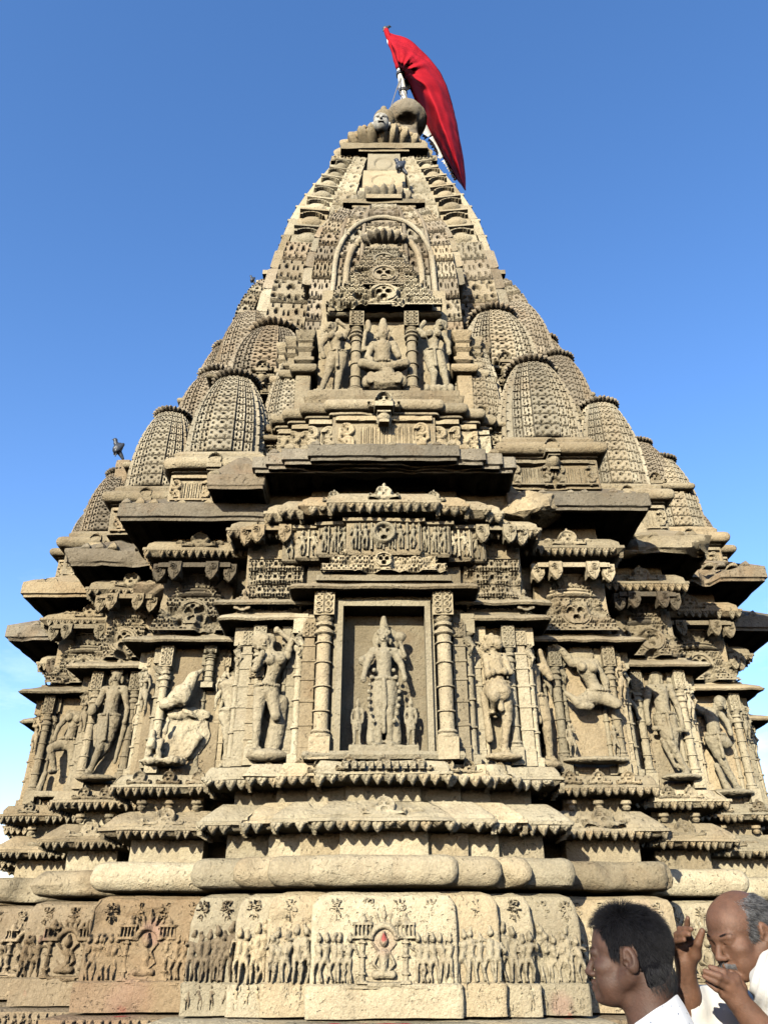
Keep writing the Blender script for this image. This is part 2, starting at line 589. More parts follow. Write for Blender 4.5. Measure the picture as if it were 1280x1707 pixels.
def curls(hf, x, z, s, r, h=0.008):
    """lozenge of leaf scrolls"""
    for k in range(9):
        a, d = r.uniform(0, 6.28), s * math.sqrt(r.random()) * .9
        hf.ring(x + d * .6 * math.cos(a), z + d * math.sin(a), r.uniform(.12, .2) * s, .055 * s, h, -2.5 + a % 2, 2.4)
    for k in range(8):
        a = k * math.pi / 4
        hf.cap(x + .55 * s * math.cos(a) * .6, z + .55 * s * math.sin(a), x + s * math.cos(a) * .62, z + s * math.sin(a), .06 * s, h)


def gavaksha(hf, x, z, s, h=0.02):
    """horseshoe arch ornament with pierced eyes and side curls"""
    hf.disc(x, z + .45 * s, .46 * s, h, 1.0)
    hf.ring(x, z + .45 * s, .44 * s, .09 * s, h * 1.5, -0.6, 3.8)
    for q in (-1, 1):
        hf.cap(x + q * .35 * s, z + .12 * s, x + q * .85 * s, z + .05 * s, .12 * s, h)
        hf.ring(x + q * .85 * s, z + .16 * s, .11 * s, .05 * s, h * 1.2)
        hf.hole(x + q * .18 * s, z + .58 * s, .10 * s, .12 * s, 0.0)
    hf.hole(x, z + .3 * s, .11 * s, .09 * s, 0.0)
    hf.cap(x, z + .9 * s, x, z + 1.12 * s, .1 * s, h)


# pierced honeycomb carving, in cell space a in -1..1, b in 0..1: 1 = face, 0 = bottom of the piercing
def jali(a, b, kind=0, soft=0.05, lite=False):
    if kind == 5:
        a, lite, kind = ((a + 1) % 1) * 2 - 1, True, 0
    elif kind == 6:
        a, kind = ((a * 1.5 + 1.5) % 1) * 2 - 1, 1
    H = np.ones_like(a)
    def cut(d):                                # d < 0 inside hole
        nonlocal H
        H = np.minimum(H, np.clip(d / soft * 0.5 + 0.5, 0, 1))
    hs = .75 if lite else .80
    def rect(x, z, rx, rz): cut(np.maximum(np.abs(a - x) - rx * hs, np.abs(b - z) - rz * hs))
    def circ(x, z, r, sz=1.0): cut(np.hypot(a - x, (b - z) * 1.6 / sz) - r * hs)
    if lite and kind == 0:
        circ(0, .62, .23)
        H = np.maximum(H, (np.hypot(a, (b - .52) * 1.7) < .09) * .8)
        for q in (-1, 1):
            rect(q * .40, .86, .10, .08); rect(q * .36, .20, .11, .09)
            rect(q * .78, .55, .09, .10); rect(q * .78, .10, .08, .05)
    elif lite and kind in (1, 2):
        q = 1 if kind == 1 else -1
        circ(q * .42, .55, .28)
        rect(-q * .42, .82, .22, .07); rect(-q * .55, .56, .12, .08); rect(-q * .42, .28, .24, .08)
        rect(q * .45, .13, .22, .06); rect(q * .2, .88, .12, .05)
    elif kind == 0:
        circ(0, .60, .25)
        H = np.maximum(H, (np.hypot(a, (b - .50) * 1.7) < .13) * .8)
        cut((np.abs(a) * 1.0 + np.abs(b - .20) * 1.5) - .13)
        for q in (-1, 1):
            rect(q * .42, .86, .10, .075); rect(q * .42, .17, .11, .085)
            rect(q * .80, .52, .10, .09); circ(q * .78, .82, .13); circ(q * .78, .22, .15)
            rect(q * .60, .66, .035, .10); rect(q * .17, .12, .06, .06)
        cut((np.abs(a) * .8 + np.abs(b - .93) * 3.0) - .10)
    elif kind == 1:
        circ(.45, .55, .33)
        H = np.maximum(H, (np.hypot(a - .5, (b - .42) * 1.6) < .17) * .85)
        rect(-.48, .78, .20, .07); rect(-.55, .50, .12, .09); rect(-.40, .20, .26, .07)
        rect(.52, .13, .22, .05); circ(-.78, .32, .11); rect(.0, .9, .09, .05); circ(.85, .88, .12)
    elif kind == 2:
        circ(-.45, .55, .33)
        H = np.maximum(H, (np.hypot(a + .5, (b - .42) * 1.6) < .17) * .85)
        rect(.48, .78, .20, .07); rect(.55, .50, .12, .09); rect(.40, .20, .26, .07)
        rect(-.52, .13, .22, .05); circ(.78, .32, .11); rect(.0, .9, .09, .05); circ(-.85, .88, .12)
    else:                                      # plain restored stone with a shallow arch
        cut(np.abs(np.hypot(a, (b - .35) * 1.6) - .5) - .045)
        rect(0, .92, .8, .03)
    cut(b - .035); cut(.975 - b)
    return np.clip(H, 0, 1)


# ------------------------------------------------------------------ statues: distance fields, smooth unions, surface nets
class SDF:
    def __init__(self, lo, hi, h):
        self.lo, self.h = np.array(lo, float), h
        self.n = np.ceil((np.array(hi) - self.lo) / h).astype(int) + 1
        self.D = np.full(self.n, 0.25, dtype=np.float32)

    def win(self, lo, hi):
        a = np.clip(np.floor((np.array(lo) - self.lo) / self.h).astype(int), 0, self.n)
        b = np.clip(np.ceil((np.array(hi) - self.lo) / self.h).astype(int) + 1, 0, self.n)
        sl = tuple(slice(p, q) for p, q in zip(a, b))
        ax = [(self.lo[i] + self.h * np.arange(a[i], b[i])).astype(np.float32) for i in range(3)]
        return sl, np.meshgrid(*ax, indexing='ij') if all(len(x) for x in ax) else None

    def put(self, sl, d, k, cut=False):
        D = self.D[sl]
        if cut:
            d = -d
            hh = np.clip(0.5 - 0.5 * (d - D) / k, 0, 1)
            self.D[sl] = D * 1.0 + (d - D) * (1 - hh) + k * hh * (1 - hh)
            # smooth max
        else:
            hh = np.clip(0.5 + 0.5 * (d - D) / k, 0, 1)
            self.D[sl] = d + (D - d) * hh - k * hh * (1 - hh)

    def cone(self, a, b, ra, rb=None, k=0.012, cut=False):
        rb = ra if rb is None else rb
        a, b = np.array(a, float), np.array(b, float)
        m = max(ra, rb) + 2 * k + 3 * self.h
        sl, g = self.win(np.minimum(a, b) - m, np.maximum(a, b) + m)
        if g is None: return self
        ab = b - a
        L = float(ab @ ab) + 1e-12
        t = np.clip(((g[0] - a[0]) * ab[0] + (g[1] - a[1]) * ab[1] + (g[2] - a[2]) * ab[2]) / L, 0, 1)
        d = np.sqrt((g[0] - a[0] - t * ab[0]) ** 2 + (g[1] - a[1] - t * ab[1]) ** 2 + (g[2] - a[2] - t * ab[2]) ** 2) - (ra + (rb - ra) * t)
        self.put(sl, d, k, cut); return self

    def ell(self, c, r, k=0.012, rot=None, cut=False):
        c, r = np.array(c, float), np.array(r, float)
        m = r.max() + 2 * k + 3 * self.h
        sl, g = self.win(c - m, c + m)
        if g is None: return self
        p = [g[i] - c[i] for i in range(3)]
        if rot is not None:
            Mx = np.array(rot)
            p = [Mx[0][i] * p[0] + Mx[1][i] * p[1] + Mx[2][i] * p[2] for i in range(3)]
        k0 = np.sqrt(sum((p[i] / r[i]) ** 2 for i in range(3))) + 1e-6
        k1 = np.sqrt(sum((p[i] / r[i] ** 2) ** 2 for i in range(3))) + 1e-6
        self.put(sl, k0 * (k0 - 1) / k1, k, cut); return self

    def box(self, c, r, rd=0.005, k=0.006, rot=None, cut=False):
        c, r = np.array(c, float), np.array(r, float)
        m = np.linalg.norm(r) + 2 * k + 3 * self.h
        sl, g = self.win(c - m, c + m)
        if g is None: return self
        p = [g[i] - c[i] for i in range(3)]
        if rot is not None:
            Mx = np.array(rot)
            p = [Mx[0][i] * p[0] + Mx[1][i] * p[1] + Mx[2][i] * p[2] for i in range(3)]
        q = [np.abs(p[i]) - (r[i] - rd) for i in range(3)]
        d = np.sqrt(sum(np.maximum(x, 0) ** 2 for x in q)) + np.minimum(np.maximum(np.maximum(q[0], q[1]), q[2]), 0) - rd
        self.put(sl, d, k, cut); return self

    def grain(self, amp, scale, seed=0, octv=2):
        near = np.abs(self.D) < 0.05
        idx = np.argwhere(near)
        if len(idx):
            P = self.lo + idx * self.h
            self.D[near] += (amp * fbm(P, scale, octv, seed)).astype(np.float32)
        return self

    def geo(self):
        D = self.D
        D[[0, -1]] = 0.1; D[:, [0, -1]] = 0.1; D[:, :, [0, -1]] = 0.1
        s = D < 0
        c = [s[i:i - 1 or None, j:j - 1 or None, k:k - 1 or None] for i in (0, 1) for j in (0, 1) for k in (0, 1)]
        cnt = sum(x.astype(np.int8) for x in c)
        act = (cnt > 0) & (cnt < 8)
        ids = np.full(act.shape, -1, dtype=np.int64)
        ijk = np.argwhere(act)
        ids[act] = np.arange(len(ijk))
        acc = np.zeros((len(ijk), 3)); num = np.zeros(len(ijk))
        cor = [(i, j, k) for i in (0, 1) for j in (0, 1) for k in (0, 1)]
        for a in cor:
            for ax in range(3):
                if a[ax]: continue
                b = list(a); b[ax] = 1
                va = D[ijk[:, 0] + a[0], ijk[:, 1] + a[1], ijk[:, 2] + a[2]]
                vb = D[ijk[:, 0] + b[0], ijk[:, 1] + b[1], ijk[:, 2] + b[2]]
                x = (va < 0) != (vb < 0)
                t = np.where(x, va / np.where(x, va - vb, 1), 0)
                p = np.tile(np.array(a, float), (len(ijk), 1)); p[:, ax] += t
                acc[x] += p[x]; num[x] += 1
        V = self.lo + (ijk + acc / num[:, None]) * self.h
        Q = []
        for ax in range(3):
            u, v = (ax + 1) % 3, (ax + 2) % 3
            A = np.take(s, range(0, s.shape[ax] - 1), ax); B = np.take(s, range(1, s.shape[ax]), ax)
            e = np.argwhere(A != B)
            ok = (e[:, u] > 0) & (e[:, v] > 0) & (e[:, u] < s.shape[u] - 1) & (e[:, v] < s.shape[v] - 1)
            e = e[ok]
            flip = A[tuple(e.T)]
            def cell(du, dv):
                q = e.copy(); q[:, u] -= du; q[:, v] -= dv
                return ids[tuple(q.T)]
            q = np.stack([cell(1, 1), cell(0, 1), cell(0, 0), cell(1, 0)], 1)
            q[~flip] = q[~flip][:, ::-1]
            Q.append(q)
        return V, np.concatenate(Q)

    def mesh(self, name, smooth=179):
        V, Q = self.geo()
        return mesh_np(name, V, [Q], smooth)


POSE = dict(hd=(0, 0, .925), ch=(0, 0, .755), pv=(0, 0, .53), sl=(-.105, 0, .80), sr=(.105, 0, .80),
            el=(-.15, 0, .65), er=(.15, 0, .65), hl=(-.13, -.03, .50), hr=(.13, -.03, .50),
            kl=(-.06, -.02, .28), kr=(.06, -.02, .28), fl=(-.065, 0, .03), fr=(.065, 0, .03))


def figure(S, s=1.0, o=(0, 0, 0), fem=False, crown=0.09, skirt=True, omit=(), extra=None, thick=1.0, **J):
    """carved human figure in a distance field; joints (x, y, z) for height 1, feet at z = 0"""
    P = dict(POSE); P.update(J)
    o = np.array(o, float)
    g = {k: o + s * np.array(v, float) for k, v in P.items()}
    t = s * thick
    k = 0.014 * s
    wa = g['pv'] + (g['ch'] - g['pv']) * 0.42
    S.cone(g['ch'], wa, .078 * t, (.052 if fem else .066) * t, k)
    S.cone(wa, g['pv'], (.052 if fem else .066) * t, .078 * t, k)
    hx = (g['sr'] - g['sl']); hx = hx / (np.linalg.norm(hx) + 1e-9)
    S.cone(g['sl'], g['sr'], .042 * t, .042 * t, k)
    if fem:
        for q in (-1, 1):
            S.ell(g['ch'] + hx * q * .048 * t + np.array((0, -.065 * t, .0)), [.046 * t] * 3, .008 * s)
    hL, hR = g['pv'] + np.array((-.05 * t, 0, -.02 * t)), g['pv'] + np.array((.05 * t, 0, -.02 * t))
    S.cone(hL, hR, .065 * t, .065 * t, k)
    for q, h, kn, ft in (('l', hL, 'kl', 'fl'), ('r', hR, 'kr', 'fr')):
        if 'leg' + q in omit: continue
        S.cone(h, g[kn], .062 * t, .044 * t, k)
        if 'shin' + q in omit: continue
        S.cone(g[kn], g[ft], .043 * t, .026 * t, k * .6)
        S.ell(g[ft] + np.array(((-.02 if q == 'l' else .02) * s, -.035 * s, -.012 * s)), (.034 * t, .055 * t, .022 * t), .01 * s)
        S.cone(g[ft] + np.array((-.034 * s, 0, .02 * s)), g[ft] + np.array((.034 * s, 0, .02 * s)), .012 * t, None, .004 * s)
    for q, sh, e, h in (('l', 'sl', 'el', 'hl'), ('r', 'sr', 'er', 'hr')):
        if 'arm' + q in omit: continue
        S.cone(g[sh], g[e], .036 * t, .029 * t, k * .6)
        m = g[sh] * .6 + g[e] * .4
        S.ell(m, [.038 * t] * 3, .004 * s)
        if 'fore' + q in omit: continue
        S.cone(g[e], g[h], .029 * t, .021 * t, k * .5)
        S.ell(g[h], (.028 * t, .026 * t, .034 * t), .008 * s)
    if 'head' not in omit:
        hd = g['hd']
        nk = g['ch'] + (hd - g['ch']) * .45
        S.cone(nk, hd, .034 * t, .036 * t, .012 * s)
        S.ell(hd, (.056 * t, .058 * t, .072 * t), .008 * s)
        S.cone(hd + s * np.array((0, -.058, .01)), hd + s * np.array((0, -.066, -.018)), .009 * t, .013 * t, .006 * s)
        S.cone(hd + s * np.array((-.03, -.05, .018)), hd + s * np.array((.03, -.05, .018)), .008 * t, None, .006 * s)
        S.cone(hd + s * np.array((-.016, -.054, -.038)), hd + s * np.array((.016, -.054, -.038)), .007 * t, None, .005 * s)
        for q in (-1, 1):
            S.ell(hd + s * np.array((q * .062, .0, -.03)), (.018 * t, .02 * t, .036 * t), .006 * s)
        if crown:
            S.cone(hd + s * np.array((0, .005, .045)), hd + s * np.array((0, .005, .045 + crown)), .056 * t, .030 * t, .006 * s)
            S.cone(hd + s * np.array((-.05, -.02, .045)), hd + s * np.array((.05, -.02, .045)), .022 * t, None, .004 * s)
        else:
            S.ell(hd + s * np.array((.03, .03, .03)), (.065 * t, .05 * t, .06 * t), .01 * s)
    # necklace, belt, hanging sash
    cn = g['ch'] + s * np.array((0, -.072, .03))
    for q in range(-3, 4):
        S.ell(cn + s * np.array((q * .018, .006 * abs(q), -.028 + .006 * q * q)), [.011 * t] * 3, .004 * s)
    for q in range(-5, 6):
        a = q / 5 * 1.25
        S.ell(g['pv'] + t * np.array((math.sin(a) * .112, -math.cos(a) * .082, .025)), [.015 * t] * 3, .004 * s)
    if skirt:
        for q, kn in (('l', 'kl'), ('r', 'kr')):
            if 'leg' + q in omit: continue
            h = hL if q == 'l' else hR
            m = h * .35 + g[kn] * .65
            S.cone(h, m, .072 * t, .060 * t, .006 * s)
        S.cone(g['pv'] + s * np.array((0, -.085, 0)), g['pv'] + s * np.array((.01, -.075, -.2)), .016 * t, .022 * t, .006 * s)
    return S


def statue_mesh(name, s, fn, seed=0, lo=(-.33, -.2, -.06), hi=(.33, .16, 1.16), h=0.0072, grain=0.007, back=True):
    S = SDF([x * s for x in lo], [x * s for x in hi], h)
    fn(S, s)
    S.grain(grain * .8, 34, seed)
    S.grain(grain * .7, 11, seed + 3)
    return S.mesh(name)

# ------------------------------------------------------------------ ground
def sheet(name, half, z, mat, cx=0, cy=0):
    return put(name, mesh_np(name, [(-half, -half, 0), (half, -half, 0), (half, half, 0), (-half, half, 0)], [[(0, 1, 2, 3)]], 0), mat, None, (cx, cy, z))


M_GROUND = stone('ground_dust', (0.22, 0.17, 0.11), (0.15, 0.11, 0.07), grey_amt=0.3)
tag(sheet('ground', 3000, -0.02, M_GROUND), None, kind='structure')
M_PAVE = stone('paving_stone', (0.22, 0.18, 0.125), (0.14, 0.11, 0.075), grey_amt=0.4)
tag(sheet('courtyard_pavement', 14, 0.0, M_PAVE, 0, 2), None, kind='structure')

_cache = {}


def cached(key, fn):
    if key not in _cache: _cache[key] = fn()
    return _cache[key]


# ------------------------------------------------------------------ the temple
YC = 3.9                                      # centre of the sanctum behind the central wall face
T = empty('temple', (0, YC, 0))
tag(T, 'tall carved sandstone temple with stepped walls, dark eaves and clustered curving spires', 'temple')

# footprints: x0, x1, y0 (face), y1
CEN = [(-.35, .35, -.13, 3), (-.64, .64, -.065, 3), (-.87, .87, .0, 3), (-1.2, 1.2, .10, 3)]
PR, KR = (1.36, 2.0, .40, 2.2), (2.24, 2.74, 1.10, 2.2)
mir = lambda b: (-b[1], -b[0], b[2], b[3])
SPR = (2.6, 3.5, YC - 2.0, YC - 1.36)         # the side wall's own bays, seen end on
SB = [(3.0, 3.80, YC - 1.2, YC + 1.2), (3.0, 3.90, YC - .87, YC + .87), (3.0, 4.03, YC - .35, YC + .35)]
PL, KL, SPL = mir(PR), mir(KR), mir(SPR)
SBL = [mir(b) for b in SB]
KR, SPR = (2.26, 2.80, 1.05, 2.2), (2.7, 3.66, 1.80, 2.45)      # the right flank is a little broader
SB = [(3.0, 4.02, 2.58, 5.1), (3.0, 4.16, 2.9, 4.8), (3.0, 4.3, 3.4, 4.3)]
FRONT = CEN + [PL, PR, KL, KR]
SIDES = [SPL, SPR] + SB + SBL
KR2 = (2.24, 2.74, YC + YC - 2.74 - 1.1 + .56, YC + 2.74)
ALL = FRONT + SIDES


def arcprof(pin, pout, z0, z1, n=9, flat=0.0):
    out = []
    for i in range(n + 1):
        a = math.pi * i / n
        out.append((pin + (pout - pin) * math.sin(a) ** 0.55, z0 + (z1 - z0) * (1 - math.cos(a)) / 2))
    return out


COURSES = [
    # name, block name, profile, rc, step, amp, chip
    ('plinth', 'plinth_stone', [(.42, -.02), (.42, .55), (.36, .57), (.36, 1.02), (.30, 1.04), (.30, 1.19), (.24, 1.205), (-.3, 1.212)], .02, .06, .006, .03),
    ('panel_course', 'panel_block', [(-.2, 1.224), (.150, 1.224), (.155, 1.40), (.128, 1.412), (.128, 1.76), (.120, 1.86), (.09, 1.915), (.03, 1.94), (-.25, 1.944)], .022, .028, .012, .09),
    ('torus_course', 'torus_block', [(-.2, 1.962)] + arcprof(.03, .165, 1.966, 2.172) + [(-.3, 2.176)], .06, .025, .012, .11),
    ('neck_course', 'neck_block', [(-.2, 2.17), (-.035, 2.172), (-.035, 2.33), (-.2, 2.335)], .012, .05, .004, .02),
    ('lower_cornice', 'cornice_block', [(-.2, 2.335), (.10, 2.338), (.145, 2.372), (.165, 2.376), (.165, 2.398), (.145, 2.404), (.140, 2.425), (.07, 2.49), (.015, 2.535), (-.25, 2.54)], .02, .026, .010, .085),
    ('gap_course', 'gap_block', [(-.2, 2.535), (-.07, 2.537), (-.07, 2.66), (-.2, 2.665)], .01, .06, .004, .02),
    ('shelf_course', 'shelf_block', [(-.2, 2.65), (.10, 2.652), (.14, 2.688), (.155, 2.692), (.155, 2.712), (.135, 2.718), (.130, 2.745), (.105, 2.79), (.06, 2.80), (-.25, 2.805)], .018, .026, .010, .085),
]


def courses():
    sd = 0
    for cname, bname, prof, rc, step, amp, chip in COURSES:
        part = empty(cname, (0, 0, prof[0][1]), T)
        for bi, b in enumerate(ALL):
            sd += 1
            dz = rng.uniform(-.004, .004)
            dx = rng.uniform(-.01, .01)
            side = b in SIDES
            bb = (b[0] + dx, b[1] + dx, b[2] + rng.uniform(-.008, .008), b[3])
            # the deeper central footprints and the ones behind only show their rims
            pale = b in CEN or (cname not in ('plinth', 'panel_course') and rng.random() < .55)
            mat = (M_BASEP if b in CEN else M_BASE) if cname in ('plinth', 'panel_course') else (M_PALE if pale else M_WALL)
            if cname == 'panel_course' and b in (PR, KR, SPR): mat = M_BASEP
            block(bname, bb, [(p * rng.uniform(.97, 1.03), z + dz) for p, z in prof], mat, part,
                  rc=rc, step=step * (1.3 if side else 1), amp=amp, chip=chip, seed=sd, coarse=step * 2 if b in (PL, PR, KL, KR) else step * 4)
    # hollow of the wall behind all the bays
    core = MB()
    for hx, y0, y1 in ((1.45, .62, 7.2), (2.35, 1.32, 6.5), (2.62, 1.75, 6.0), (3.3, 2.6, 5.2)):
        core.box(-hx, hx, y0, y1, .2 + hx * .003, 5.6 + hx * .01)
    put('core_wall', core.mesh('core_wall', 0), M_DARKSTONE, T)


# ------------------------------------------------------------------ hanging leaf points under the cornices
def drop_shape(kind, w, h):
    if kind == 0:
        return [(-.5 * w, h), (-.5 * w, .74 * h), (-.12 * w, .12 * h), (0, 0), (.12 * w, .12 * h), (.5 * w, .74 * h), (.5 * w, h)]
    return [(-.5 * w, h), (-.5 * w, .62 * h), (-.24 * w, .2 * h), (0, .0), (.24 * w, .2 * h), (.5 * w, .62 * h), (.5 * w, h)]


DROPS = [0]


def drop_mesh(kind):
    q = MB()
    q.prism(drop_shape(kind, .94, 1), -.035, 0, .07)
    for x in (-.2, .2):
        q.prism([(x - .13, .93), (x - .08, .66), (x + .06, .60), (x + .13, .80), (x + .08, .95)], -.044, -.033, .25)
    V = np.concatenate(q.V)
    V[:, 2] -= 1
    return mesh_np('leaf_drop', V, [np.concatenate(q.Q), np.concatenate(q.T)], 30)


def drops(parent, box, off, ztop, h, pitch, kind=0, mat=None, hide=None, single=True, sides=True):
    """a row of pointed leaves hung along the edge of one cornice stone; hide = part covered by the stone in front"""
    x0, x1, y0, y1 = box[0] - off, box[1] + off, box[2] - off, box[3]
    me = cached(('drop', kind), lambda: drop_mesh(kind))
    rest = MB()
    base = np.array([v.co for v in me.vertices])
    fq = [list(p.vertices) for p in me.polygons]
    Q = [f for f in fq if len(f) == 4]
    Tt = [f for f in fq if len(f) == 3]
    n = max(1, int(round((x1 - x0) / pitch)))
    w = (x1 - x0) / n
    for i in range(n):
        c = x0 + w * (i + .5)
        if rng.random() < .09 or (hide and hide[0] < c < hide[1]): continue
        hh = h * rng.choice((1, 1, .95, 1.08, .85, .6)) * rng.uniform(.93, 1.05)
        if single and DROPS[0] < 298:
            DROPS[0] += 1
            put('leaf_drop', me, mat or M_WALL, parent, (c, y0 + .035, ztop), (rng.uniform(-.08, .08), rng.uniform(-.05, .05), rng.uniform(-.06, .06)), (w * .97, 1, hh))
        else:
            rest.add(base * np.array((w * .97, 1, hh)) + np.array((c, y0 + .035, ztop)), Q, Tt)
    if sides:
        for sg, xf in ((1, x1 - .035), (-1, x0 + .035)):
            for i in range(int(min(y1 - y0, .55) / w)):
                B = base * np.array((w * .97, 1, h * rng.uniform(.8, 1.1)))
                rest.add(np.stack([xf - sg * B[:, 1], y0 + .03 + w * (i + .5) + sg * B[:, 0], B[:, 2] + ztop], 1), Q, Tt)
    if rest.n:
        o = put('leaf_drop_row', rest.mesh('leaf_drop_row', 30), mat or M_WALL, parent)
        o['kind'] = 'stuff'


def bosses(parent, box, off, z, r, n, mat):
    def mk():
        m = MB()
        m.lathe([(.9, 1.1), (1, .6), (.55, .3), (.8, 0), (.5, -.45), (0.001, -.5)], 10)
        return m.mesh('pendant_boss', 50)
    for i in range(n):
        x = box[0] + (box[1] - box[0]) * (i + .5) / n
        put('pendant_boss', cached('boss', mk), mat, parent, (x, box[2] - off, z), (0, 0, 0), (r, r, r))


def ornament(parent, x, y, z, w, h, kind, seed, mat=M_WALL, tilt=0, res=.008, name=None):
    r = random.Random(seed)
    f = HF(w, h, res)
    if kind == 'gav':
        gavaksha(f, 0, 0.004, min(h * .85, w * .5), .024)
    elif kind == 'gavrow':
        gavaksha(f, 0, 0.0, h * .8, .03)
        for q in (-1, 1):
            for i in range(int(w / h)):
                xx = q * (h * .9 + i * h * .34)
                if abs(xx) < w / 2 - h * .15: f.ring(xx, h * .2, h * .13, h * .06, .014, 0, 3.2)
    f.erode(.003, 30, seed, (x, y, z))
    return put(name or 'arch_ornament', f.mesh('arch_ornament'), mat, parent, (x, y, z), (tilt, 0, 0))


def base_details():
    cp = {c.name: c for c in T.children}
    low, shelf, gap, pan, plinth = cp['lower_cornice'], cp['shelf_course'], cp['gap_course'], cp['panel_course'], cp['plinth']
    for i, b in enumerate(ALL):
        if b in CEN[1:3]: s = True
        big = b in CEN
        k = CEN.index(b) if big else -1
        hide = (CEN[k - 1][0] - .10, CEN[k - 1][1] + .10) if k > 0 else None
        single = b in FRONT or b in (SPL, SPR)
        if b == SPR: hide = (0, 2.9)
        if b == SPL: hide = (-2.8, 0)
        drops(low, b, .155, 2.378, .072 if big else .064, .082 if big else .062, 1 if i == 0 else 0, M_PALE if big else M_WALL, hide, single)
        drops(shelf, b, .145, 2.694, .078 if big else .070, .084 if big else .064, i % 2, M_PALE if big else M_WALL, hide, single)
        if b not in SB and b not in SBL:
            cx, w = (b[0] + b[1]) / 2, b[1] - b[0]
            if b in CEN[:3]:
                n = 1
            ornament(low, cx, b[2] - .135, 2.41, min(w * .85, .6), .20, 'gavrow', 40 + i, M_PALE if big else M_WALL, R(-38))
            for q in (-1, 0, 1) if w > .6 else (-.5, .5):
                ornament(shelf, cx + q * w * .36, b[2] - .14, 2.715, .26, .115, 'gav', 70 + i, M_WALL, R(-8), .006)
        if b in (PL, PR, KL, KR, SPL, SPR):
            bosses(gap, b, .03, 2.56, .045, 3 if b[1] - b[0] > .55 else 2, M_WALL)
    # figures carved on the tall base panels
    rr = random.Random(3)
    # strips of each footprint that stay in sight
    strips = [(-.35, .35, -.13, 'shrine_red'), (-.64, -.36, -.065, 'figs'), (.36, .64, -.065, 'figs'), (-.86, -.65, 0, 'figs'), (.65, .86, 0, 'figs'),
              (-1.2, -.88, .1, 'figs'), (.88, 1.2, .1, 'figs'), (*PL[:3], 'shrine'), (*PR[:3], 'shrine'), (*KL[:3], 'shrine'), (*KR[:3], 'shrine'),
              (2.86, 3.66, SPR[2], 'shrine'), (-3.5, -2.78, SPL[2], 'shrine'), (-3.8, -3.5, SBL[0][2], 'figs'), (3.66, 4.02, SB[0][2], 'figs')]
    for i, (x0, x1, y, kind) in enumerate(strips):
        if kind == 'figs':
            sh = .128 if x0 > 0 else -.128
            x0, x1 = x0 + sh, x1 + sh
        else:
            x0, x1 = x0 - .07, x1 + .07
        w = x1 - x0
        f = HF(w + .06, .66, .0065 if abs(x0) < 2.3 else .009)
        r = random.Random(100 + i)
        zf = .20
        if kind.startswith('shrine'):
            g = 1.08
            cw = .13 * g
            zf = .19
            for q in (-1, 1):
                x = q * cw
                f.flat(x - .03 * g, x + .03 * g, zf - .02, zf, .04)
                f.cap(x, zf, x, zf + .21 * g, .018 * g, .036)
                for k in (.03, .12, .19): f.flat(x - .024 * g, x + .024 * g, zf + k * g, zf + (k + .012) * g, .042)
                f.flat(x - .058 * g, x + .058 * g, zf + .215 * g, zf + .235 * g, .046)
                for k in range(5): f.flat(x + (-.055 + k * .024) * g, x + (-.043 + k * .024) * g, zf + .235 * g, zf + .29 * g, .042)
                f.flat(x - .06 * g, x + .06 * g, zf + .29 * g, zf + .305 * g, .046)
                f.disc(x, zf + .315 * g, .03 * g, .04)
                f.disc(x, zf + .345 * g, .014 * g, .03)
            f.ring(0, zf + .21 * g, .078 * g, .02 * g, .042, .0, 3.15)
            for k in range(9):
                a = .25 + k * .33
                f.cap(.10 * g * math.cos(a), zf + (.21 + .10 * math.sin(a)) * g, .145 * g * math.cos(a), zf + (.21 + .145 * math.sin(a)) * g, .012 * g, .020)
            f.cap(0, zf + .34 * g, 0, zf + .40 * g, .02, .02, .005)
            f.flat(-.1 * g, .1 * g, zf - .03, zf - .005, .045)
            mini(f, 0, zf, .26 * g, r, 1, .05)
            for q in (-1, 1):
                for k in range(5):
                    x = q * (cw + .075 * g + k * .05)
                    if abs(x) < w / 2 + .06: mini(f, x, zf - .01, .27, r, 0, .042)
            f.flat(-w * .3, w * .3, .015, .15, .018)
            f.flat(-w * .33, w * .33, .145, .162, .036)
        else:
            n = max(3, int(round(w / .058)))
            for k in range(n):
                mini(f, -w / 2 + w * (k + .5) / n, .175 + r.uniform(-.01, .01), r.uniform(.26, .34), r, 0, .044)
            for k in range(n // 2 + 1):
                mini(f, -w / 2 + w * (k + .5) / (n // 2 + 1), .02, .14, r, 0, .03)
        n = max(1, int(round(w / .2)))
        for k in range(n):
            x = -w / 2 + w * (k + .5) / n
            curls(f, x, .60, .07, r, .016)
        f.erode(.016, 28, 200 + i, (x0, y, 0))
        fig = put('carved_relief', f.mesh('carved_relief'), M_BASEP if abs(x0) < 1.25 or x0 > 0 else M_BASE, pan, ((x0 + x1) / 2, y - .127, 1.232), (R(-.5), 0, 0))
    # frieze of little figures along the plinth's top edge
    for i, b in enumerate([PL, KL, SPL, PR]):
        f = HF(b[1] - b[0] + .3, .14, .008)
        r = random.Random(300 + i)
        n = int((b[1] - b[0] + .3) / .06)
        for k in range(n):
            mini(f, -f.w / 2 + f.w * (k + .5) / n, .0, .13, r, 0, .03)
        put('figure_frieze', f.mesh('figure_frieze'), M_BASE, plinth, ((b[0] + b[1]) / 2, b[2] - .305, 1.05))


